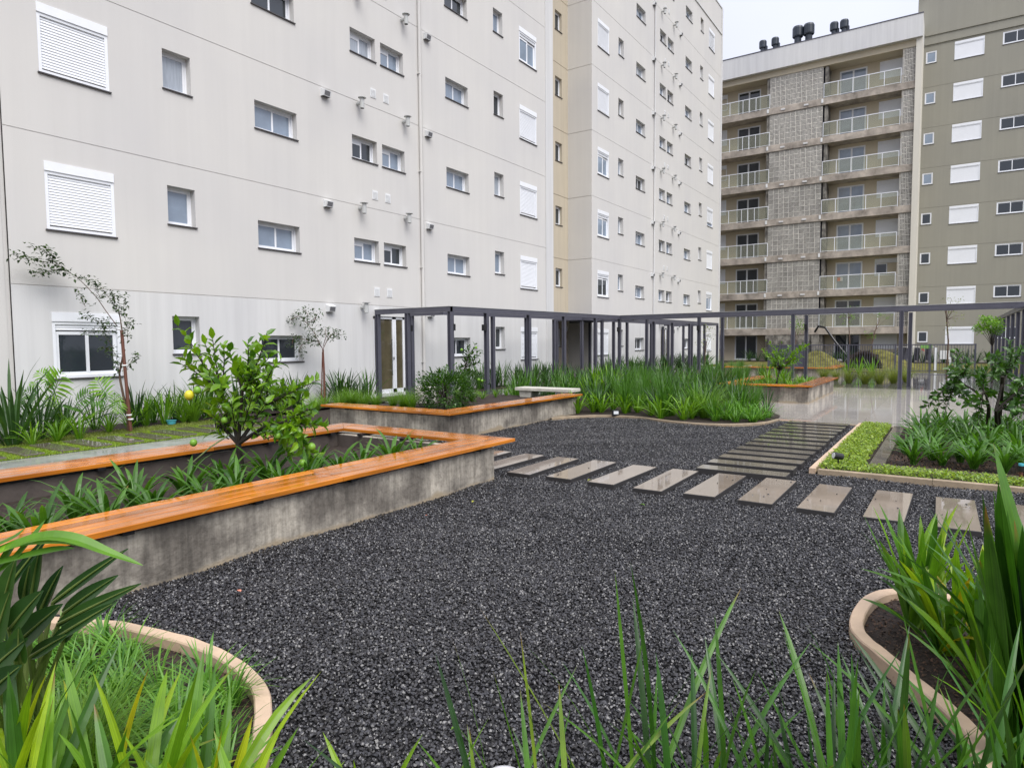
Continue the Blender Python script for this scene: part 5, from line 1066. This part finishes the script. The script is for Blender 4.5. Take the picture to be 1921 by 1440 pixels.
# small sapling by the slider window
D2 = float((CM[2] @ (np.array(onY(608, 742, 13.3))-CP)))
ss = thing('round_sapling', 'small dark leaved sapling with reddish stem left of the entrance', 'tree'); lb, tb = MB(), MB()
tb.tube([P3(609, 760, D2), P3(608, 700, D2), P3(606, 655, D2)], [.03, .026, .02], 8); tb.tube([P3(603, 752, D2), P3(605, 660, D2)], [.018, .015], 6)
for pts in ([(606, 655), (600, 645), (590, 625), (575, 605), (560, 590)], [(606, 655), (615, 635), (625, 625), (640, 628)], [(606, 655), (595, 640), (580, 638), (562, 635)], [(575, 605), (590, 600), (595, 588)], [(560, 592), (545, 600), (540, 605)], [(580, 638), (565, 648), (560, 665)], [(606, 650), (612, 630), (610, 615)], [(565, 630), (550, 635), (548, 645)], [(570, 600), (578, 590), (570, 580)]):
    q = [P3(x, y, D2+U(-.15, .15)) for x, y in pts]; tb.tube(q, [.008]*(len(q)-1)+[.003], 5)
    for a, c in zip(q[1:], q[2:]):
        for _ in range(60):
            p = Vector(a).lerp(Vector(c), U(0, 1.1))+Vector((U(-.14, .14), U(-.14, .14), U(-.12, .12))); s = U(.05, .095); lb.leaf(p, (U(-1, 1), U(-1, 1), U(-.7, .6)), (U(-.3, .3), U(-.3, .3), 1), s, s*.5, .2)
tb.build('trunk', M['stake'], ss); lb.build('crown', M['lsap'], ss)
# bushy tree and thin saplings at the far right
def small_tree(name, label, base_px, depth, trunk, crown, n, leafsz, mm, bark='bark', seedr=.25):
    t = thing(name, label, 'tree'); tb, lb = MB(), MB(); q = [P3(x, y, depth) for x, y in trunk]; q[0] = (q[0][0], q[0][1], 0.0); tb.tube(q, [.035-.02*i/(len(q)-1) for i in range(len(q))], 7)
    for x, y in crown:
        e_ = Vector(P3(x, y, depth+U(-seedr, seedr)*2)); k = max(1, len(q)-2); tb.tube([q[k], Vector(q[k]).lerp(e_, .5)+Vector((0, 0, .05)), e_], [.012, .008, .004], 5)
        for _ in range(n):
            p = e_+Vector((U(-1, 1), U(-1, 1), U(-.8, .8)))*seedr; s = leafsz*U(.6, 1.2); lb.leaf(p, (U(-1, 1), U(-1, 1), U(-.5, .7)), (U(-.4, .4), U(-.4, .4), 1), s, s*.5, .2)
    tb.build('trunk', M[bark], t); lb.build('crown', M[mm], t)
small_tree('bushy_tree', 'bushy young tree with dense light crown by the right pergola', None, 24, [(1862, 690), (1862, 650), (1860, 630)], [(1845, 600), (1855, 605), (1865, 602), (1848, 615), (1858, 618), (1870, 612), (1840, 612), (1866, 622), (1875, 618), (1850, 598), (1835, 617), (1860, 608), (1872, 604), (1845, 620)], 70, .10, 'lbright', 'barkd', .16)
small_tree('thin_sapling', 'very thin reddish sapling before the white shutter of the olive block', None, 26, [(1776, 690), (1779, 640), (1776, 600), (1773, 570)], [(1775, 565), (1785, 560), (1800, 562), (1790, 582), (1796, 598), (1800, 592), (1782, 612), (1778, 622), (1772, 582)], 14, .07, 'lolive', 'bark', .16)
small_tree('thin_sapling', 'slim sapling with pale leaves before the balcony door', None, 34, [(1594, 670), (1594, 640), (1592, 600), (1590, 585)], [(1585, 590), (1595, 588), (1600, 594), (1590, 606), (1588, 582), (1600, 580)], 26, .09, 'lbright', 'bark', .22)
small_tree('thin_sapling', 'forked sapling with few leaves before the ground floor white shutter', None, 34, [(1637, 668), (1636, 645), (1642, 620), (1650, 600)], [(1632, 630), (1640, 632), (1628, 624), (1650, 590), (1666, 595), (1655, 588)], 18, .09, 'lcit', 'bark', .16)
small_tree('thin_sapling', 'sparse sapling beside the pierced screen behind the pergola posts', None, 33, [(1490, 690), (1490, 650), (1492, 622)], [(1495, 610), (1502, 605), (1488, 612), (1506, 615), (1498, 622), (1490, 600)], 30, .1, 'lcit', 'bark', .2)
small_tree('thin_sapling', 'sparse reddish sapling at the end of the pale facade', None, 33, [(1322, 690), (1323, 660), (1325, 640)], [(1328, 625), (1332, 615), (1320, 640), (1335, 632), (1326, 612), (1312, 645)], 12, .1, 'lolive', 'bark', .2)
# philodendron leaves under the window
ph = thing('philodendron', 'large philodendron with deeply cut yellow green leaves below the shuttered window', 'plant')
D3 = .8302*5.2+.556*13.2
def cut_leaf(parent, p0, p1, tip, mm):
    """petiole p0->p1, blade p1->tip with finger lobes"""
    p0, p1, tip = Vector(p0), Vector(p1), Vector(tip); b = MB(); b.tube([p0, p0.lerp(p1, .5)+Vector((0, 0, .03)), p1], [.012, .01, .008], 6); n = 7; ax = (tip-p1)*1.3; tip = p1+ax; Ln = ax.length; ax.normalize(); sd = ax.cross(Vector((-.6, -.7, .35))).normalized()
    for i in range(n):
        t = i/(n-1); q = p1+ax*Ln*t*.85; ll = Ln*.50*math.sin(PI*(.18+.72*t))+.02
        for s in (-1, 1):
            d = sd*s*.9+ax*(.25+.5*t)+Vector((0, 0, U(-.15, .1))); b.leaf(q, d, (-.5, -.6, .6), ll*1.15, ll*.20, .3)
    b.leaf(p1+ax*Ln*.8, ax, (-.5, -.6, .6), Ln*.25, .04, .1); b.tube([p1, tip], [.008, .003], 5); b.build('leaf', M[mm], parent)
root = Vector(P3(120, 810, D3)); root.z = .03
for (a, c, e_, mm) in (((90, 760), (95, 715), (75, 700), 'lbright'), ((85, 765), (100, 740), (112, 705), 'lbright'), ((100, 770), (75, 745), (52, 735), 'lmid'), ((130, 780), (110, 760), (90, 750), 'lbright'), ((165, 785), (172, 750), (195, 748), 'lmid'), ((150, 780), (145, 755), (165, 740), 'lmid'), ((180, 780), (200, 742), (184, 716), 'lbright'), ((200, 780), (215, 760), (215, 742), 'lbright'), ((110, 790), (125, 765), (138, 765), 'lmid'), ((100, 790), (110, 775), (95, 790), 'ldark'), ((170, 790), (205, 775), (215, 782), 'ldark'), ((60, 790), (60, 760), (45, 750), 'lmid'), ((85, 770), (70, 720), (58, 722), 'lbright'), ((90, 770), (85, 730), (98, 720), 'lmid'), ((200, 790), (225, 750), (222, 770), 'lbright')):
    cut_leaf(ph, root+Vector((U(-.1, .1), U(-.05, .05), 0)), P3(*c, D3+U(-.15, .1)), P3(*e_, D3+U(-.2, .1)), mm)

# --- near plants, leaf by leaf
def fan(name, label, base, n, Lr, wr, th, dr, mm, az0=None, azs=PI, fold=.22, tipw=0, group=None, rad=.05):
    e = thing(name, label, 'plant', base, 0, group)
    for i in range(n):
        az = (az0 if az0 is not None else 0)+U(-azs, azs); b = MB(); f = (i+.5)/n
        b.blade((0, 0, 0), az, U(*Lr), U(*wr), th[0]+(th[1]-th[0])*f, U(*dr), 9, fold, U(-.5, .5), wprof=wp_strap)
        r = rad*math.sqrt(U(0, 1)); q = U(0, 6.28); b.build('leaf', random.choice([M[x] for x in mm]), e, loc=(r*math.cos(q), r*math.sin(q), 0))
    return e
def FL(fw, lat, z=.04): return (fw*.8312+lat*.5560, fw*.5560-lat*.8312, z)
# lower left: bright iris fans along the bottom edge
for i, (lat, fw, n, sz) in enumerate(((-1.50, 1.84, 14, 1.0), (-1.34, 1.72, 15, 1.04), (-1.18, 1.80, 14, .96), (-1.04, 1.70, 15, 1.0), (-.90, 1.76, 13, .92), (-.79, 1.70, 11, .82), (-.68, 1.70, 7, .70))):
    fan('iris_fan', f'bright yellow green iris fan in the lower left bed, {ORD[i]} from the left edge', FL(fw, lat), n, (.48*sz, .76*sz), (.028, .042), (.02, .62), (.1, 1.15), ('lbright', 'lyellow', 'lbright', 'lyellow', 'lmid'), None, PI, .25, group='iris fans along the bottom left edge')
for i, (lat, fw, s_) in enumerate(((-.42, 1.78, .62), (-.30, 1.86, .55), (-.02, 1.83, .55))):
    fan('iris_fan', f'small short iris shoot at the bottom edge before the gravel, {ORD[i]} from the left', FL(fw, lat), 4, (.36*s_/.6, .56*s_/.6), (.018, .028), (.05, .6), (.1, .7), ('lbright', 'lyellow'), group='small iris shoots at the bottom edge')
# long blades across the bottom right
k_ = 0
for lat in np.arange(-.06, 1.62, .115):
    fw = U(1.72, 1.98); dense = lat > .75
    fan('long_blade_tuft', f'tuft of long dark green blades along the bottom edge, {ORD[k_]} from the left', FL(fw, lat), 6 if lat < .3 else (11 if not dense else 15), (.42, .8 if lat < .25 else (.98 if lat < .5 else .78)), (.012, .023), (.04, .80), (.0, .55), ('lblade', 'lblade', 'lmid', 'ldark'), None, PI, .15, group='long blade tufts across the bottom edge', rad=.06); k_ += 1
for q, fw, az in (((1345, 1085), 1.95, 0), ((1265, 1100), 1.98, 0)): pass
# right: two iris clumps on the bed point and the tall dark fan
c1 = G(1716, 1172, .045); fan('iris_clump', 'upright bright iris clump standing alone at the point of the right kerbed bed', c1, 32, (.42, .72), (.034, .050), (.0, .42), (.0, .6), ('lbright', 'lbright', 'lyellow', 'lmid'), None, PI, .25)
c2 = G(1770, 1225, .045); fan('iris_clump', 'second yellowing iris clump just right of the upright one', c2, 30, (.36, .72), (.032, .048), (.03, .8), (.1, .9), ('lbright', 'lyellow', 'lmid', 'lyellow'), None, PI, .25)
c2 = G(1835, 1210, .045); fan('iris_clump', 'arching pale iris clump behind the tall dark fan', c2, 20, (.45, .75), (.030, .044), (.1, .85), (.3, 1.1), ('lbright', 'lyellow', 'lmid'), None, PI, .25)
c3 = at(1925, 1420, 2.35); c3[2] = .045
fan('flax_fan', 'tall broad dark green flax fan at the right edge of the photo', c3, 16, (.75, 1.12), (.06, .09), (.0, .22), (.0, .12), ('lblade', 'ldark', 'lmid'), None, PI, .2)
c3 = at(2010, 1400, 2.5); c3[2] = .045
fan('flax_fan', 'second broad dark flax fan partly cut by the right edge', c3, 14, (.9, 1.2), (.06, .085), (.0, .25), (.0, .15), ('lblade', 'ldark', 'lmid'), None, PI, .2)
for i, (px, py, dd, n, Lr, wr, mm) in enumerate(((1850, 1270, 3.05, 14, (.36, .60), (.03, .046), ('lbright', 'lyellow', 'lmid')), (1885, 1330, 2.75, 16, (.42, .70), (.032, .05), ('lbright', 'lmid', 'lblade')), (1905, 1300, 2.9, 22, (.5, .85), (.034, .05), ('lmid', 'lblade', 'lbright')), (1900, 1440, 2.35, 14, (.40, .66), (.024, .038), ('lblade', 'lmid', 'lbright')), (1960, 1330, 2.8, 20, (.6, .95), (.035, .055), ('lblade', 'lmid')))):
    c4 = at(px, py, dd); c4[2] = .04
    fan('iris_clump', 'lush strap-leaf clump filling the right kerbed bed, ' + ('near the soil gap', 'in the middle', 'behind the dark fan', 'lowest by the kerb', 'cut by the right edge')[i], c4, n, Lr, wr, (.02, .62), (.0, .8), mm, None, PI, .25, group='lush clumps filling the right kerbed bed', rad=.08)
# left: paddle leaves
pd = thing('paddle_leaf_plant', 'dark glossy paddle leaved plant at the left edge in front of the seat', 'plant')
def paddle(p0, p1, tip, wd, mm='lstrel'):
    p0, p1, tip = Vector(p0), Vector(p1), Vector(tip); b = MB(); ax = (tip-p1); Ln = ax.length; ax.normalize(); sd = ax.cross(Vector((-.75, -.5, .42))).normalized(); nr = sd.cross(ax); n = 8
    for i in range(n+1):
        t = i/n; w_ = wd*.5*math.sin(PI*min(1, (.06+t*.94))**.8)**.75 if t < 1 else .002; q = p1+ax*Ln*t-nr*.10*Ln*t*t
        b.v += [tuple(q-sd*w_+nr*w_*.35), tuple(q-sd*w_*.5+nr*w_*.10), tuple(q), tuple(q+sd*w_*.5+nr*w_*.10), tuple(q+sd*w_+nr*w_*.35)]
    for i in range(n):
        for j in range(4): a = 5*i+j; b.f.append((a, a+1, a+6, a+5)); b.m.append(0)
    o = b.build('leaf', M[mm], pd, smooth=True); c = MB(); c.tube([p1+ax*Ln*t-nr*(.10*Ln*t*t-.004) for t in np.linspace(0, .95, 7)], [.006-.005*t for t in np.linspace(0, 1, 7)], 6); c.tube([p0, p0.lerp(p1, .6)+Vector((0, 0, .03)), p1], [.012, .010, .007], 7); c.build('rib', M['lrib'], o)
r0 = Vector(at(30, 1300, 2.3)); r0.z = .04
for (a, e_, wd, dd) in (((75, 1150), (108, 1065), .085, 0), ((100, 1130), (225, 1030), .06, .1), ((60, 1120), (70, 1020), .08, .15), ((120, 1150), (210, 1080), .085, .05), ((110, 1170), (250, 1095), .075, -.05), ((30, 1210), (105, 1135), .10, -.12), ((20, 1180), (70, 1110), .1, -.2), ((5, 1150), (20, 1050), .1, -.1), ((-10, 1210), (10, 1110), .11, -.2), ((100, 1200), (205, 1130), .07, -.1), ((40, 1240), (30, 1180), .1, -.25), ((-20, 1260), (40, 1200), .12, -.25), ((120, 1200), (150, 1140), .07, 0), ((-20, 1300), (30, 1250), .1, -.3), ((10, 1110), (85, 1000), .05, .1), ((45, 1130), (50, 1060), .07, -.05), ((60, 1230), (120, 1190), .07, -.1)):
    paddle(r0+Vector((U(-.08, .08), U(-.08, .08), 0)), at(*a, 2.3+dd), at(*e_, 2.25+dd), wd*U(.62, .88), random.choice(['lstrel', 'lstrel', 'ldark']))
fe2 = thing('flax_fan', 'pale arching flax leaves at the left edge over the orange seat', 'plant')
for pts, wd in (([(-60, 1060), (60, 1012), (130, 1010), (200, 1035), (268, 1060)], .045), ([(-40, 1050), (40, 1020), (120, 1015), (180, 1030)], .04), ([(-30, 1090), (20, 1055), (60, 1010), (85, 975)], .03), ([(-20, 1060), (60, 1040), (110, 1030), (140, 1028)], .03), ([(-40, 1035), (0, 1020), (30, 1005), (47, 990)], .016), ([(-40, 1100), (0, 1060), (20, 1030), (30, 1020)], .03)):
    q = [Vector(at(x, y, 2.0+.02*i)) for i, (x, y) in enumerate(pts)]; q = [Vector((*p, 0)) for p in []] or q; b = MB(); S = []
    for i in range(len(q)-1):
        for k in range(4):
            t = k/4; a0, a1, a2, a3 = q[max(i-1, 0)], q[i], q[i+1], q[min(i+2, len(q)-1)]; S.append(.5*((2*a1)+(-a0+a2)*t+(2*a0-5*a1+4*a2-a3)*t*t+(-a0+3*a1-3*a2+a3)*t**3))
    S.append(q[-1])
    for i, p in enumerate(S):
        t = i/(len(S)-1); w_ = wd*.5*(1-max(0, (t-.5)/.5)**1.6)+.0008; tg = (S[min(i+1, len(S)-1)]-S[max(i-1, 0)]).normalized(); sd = tg.cross(Vector((-.3, -.25, .92))).normalized(); nr = sd.cross(tg)
        b.v += [tuple(p-sd*w_+nr*w_*.3), tuple(p), tuple(p+sd*w_+nr*w_*.3)]
    for i in range(len(S)-1): a = 3*i; b.f += [(a, a+1, a+4, a+3), (a+1, a+2, a+5, a+4)]; b.m += [0, 0]
    b.build('leaf', M['lmid' if wd < .04 else 'lbright'], fe2)
# fountain grass ball and mondo carpet in the near left bed
p = FL(2.22, -1.52); put('fountain_grass', FOUNT, p, 'fine green fountain grass ball in the lower left bed', 'plant', None, .66); put('fountain_grass', FOUNT, FL(2.15, -1.6), 'fine green fountain grass behind the iris at the left edge', 'plant', None, .8)
i = 0
for x, y in scatter([(p[0]-.17, p[1]-.05) for p in KL[1:13]]+[(1.0, 1.85), (.75, 2.9), (.95, 4.0)], .16, .115):
    if (x-FL(2.25, -1.42)[0])**2+(y-FL(2.25, -1.42)[1])**2 < .01: continue
    put('mondo_tuft', MONDO, (x, y, .035), 'fine mondo grass tuft in the carpet inside the left curved kerb', 'plant', 'mondo grass tufts inside the left curved kerb', .78, .25)
# small fittings and litter
def spot(name, label, loc, rz):
    t = thing(name, label, 'garden light', loc, rz); b = MB(); b.tube([(0, 0, 0), (0, 0, .07)], .01, 6); b.build('stem', M['black'], t); b = MB(); b.tube([(-.05, 0, .08), (.06, 0, .10)], [.04, .045], 12); b.build('head', M['black'], t); b = MB(); b.tube([(.06, 0, .1), (.064, 0, .1005)], .036, 12); b.build('lens', M['lens'], t)
q = G(1572, 884); spot('garden_spotlight', 'small black spotlight in the bright ground cover near the kerb corner', (q[0], q[1], .1), 2.2)
q = G(1908, 905); t = thing('garden_spotlight', 'upright spotlight with blue cap by the dark slab border', 'garden light', (9.0, -.68, .02)); b = MB(); b.tube([(0, 0, 0), (0, 0, .14)], .018, 8); b.build('stem', M['stake'], t); b = MB(); b.tube([(0, 0, .14), (0, 0, .2)], .03, 10); b.build('head', M['black'], t); b = MB(); b.tube([(0, 0, .2), (0, 0, .225)], .026, 10); b.build('cap', M['teal'], t)
t = thing('kerb_floodlight', 'small square black floodlight on the curved kerb of the middle bed', 'garden light', (12.70, 5.86, .05), .55); b = MB(); b.box(-.04, .04, -.075, .075, .0, .12); b.build('housing', M['black'], t); b = MB(); b.box(-.047, -.04, -.055, .045, .035, .10); b.build('lens', M['lens'], t)
b = MB(); b.lathe([(.075, 0), (.078, .03), (.06, .06), (.03, .075), (.005, .08)], k=18); q = FL(1.98, -.035, .10); o = b.build('lamp_dome', M['whitecap'], smooth=True, loc=(q[0], q[1], .178), label='white round lamp dome among blades at the bottom edge', cat='garden light'); b = MB(); b.tube([(0, 0, -.175), (0, 0, 0)], .02, 8); b.build('stem', M['black'], o)
def litter(px, py, mm, s, label):
    p = G(px, py, .02); b = MB(); b.leaf((0, 0, 0), (1, .2, .15), (0, 0, 1), s, s*.5, .4); b.leaf((0, 0, .001), (1, .25, .2), (0, 0, 1), s*.9, s*.45, .2); b.build('fallen_leaf', M[mm], loc=p, rz=U(0, 6), label=label, cat='leaf')
litter(886, 942, 'lfallen', .055, 'pale yellow leaf lying on the gravel near the seat corner'); litter(1110, 900, 'lfallen', .07, 'yellow green leaf on gravel beside a stepping stone'); litter(1200, 946, 'lbright', .06, 'small green leaf on the open gravel below the stepping stones'); litter(453, 1110, 'petal', .05, 'orange pink petal on dark gravel left of centre'); litter(857, 1363, 'lbright', .03, 'tiny green seedling on the near gravel'); litter(803, 966, 'petal', .03, 'small pink flake on the gravel under the seat wall')
q = onY(322, 800, 13.0); b = MB(); b.lathe([(.07, 0), (.09, .07), (.1, .08)], k=14); b.build('plastic_dish', M['teal'], loc=(q[0], q[1], .02), label='blue plastic dish on the ground before the fountain grass', cat='dish')
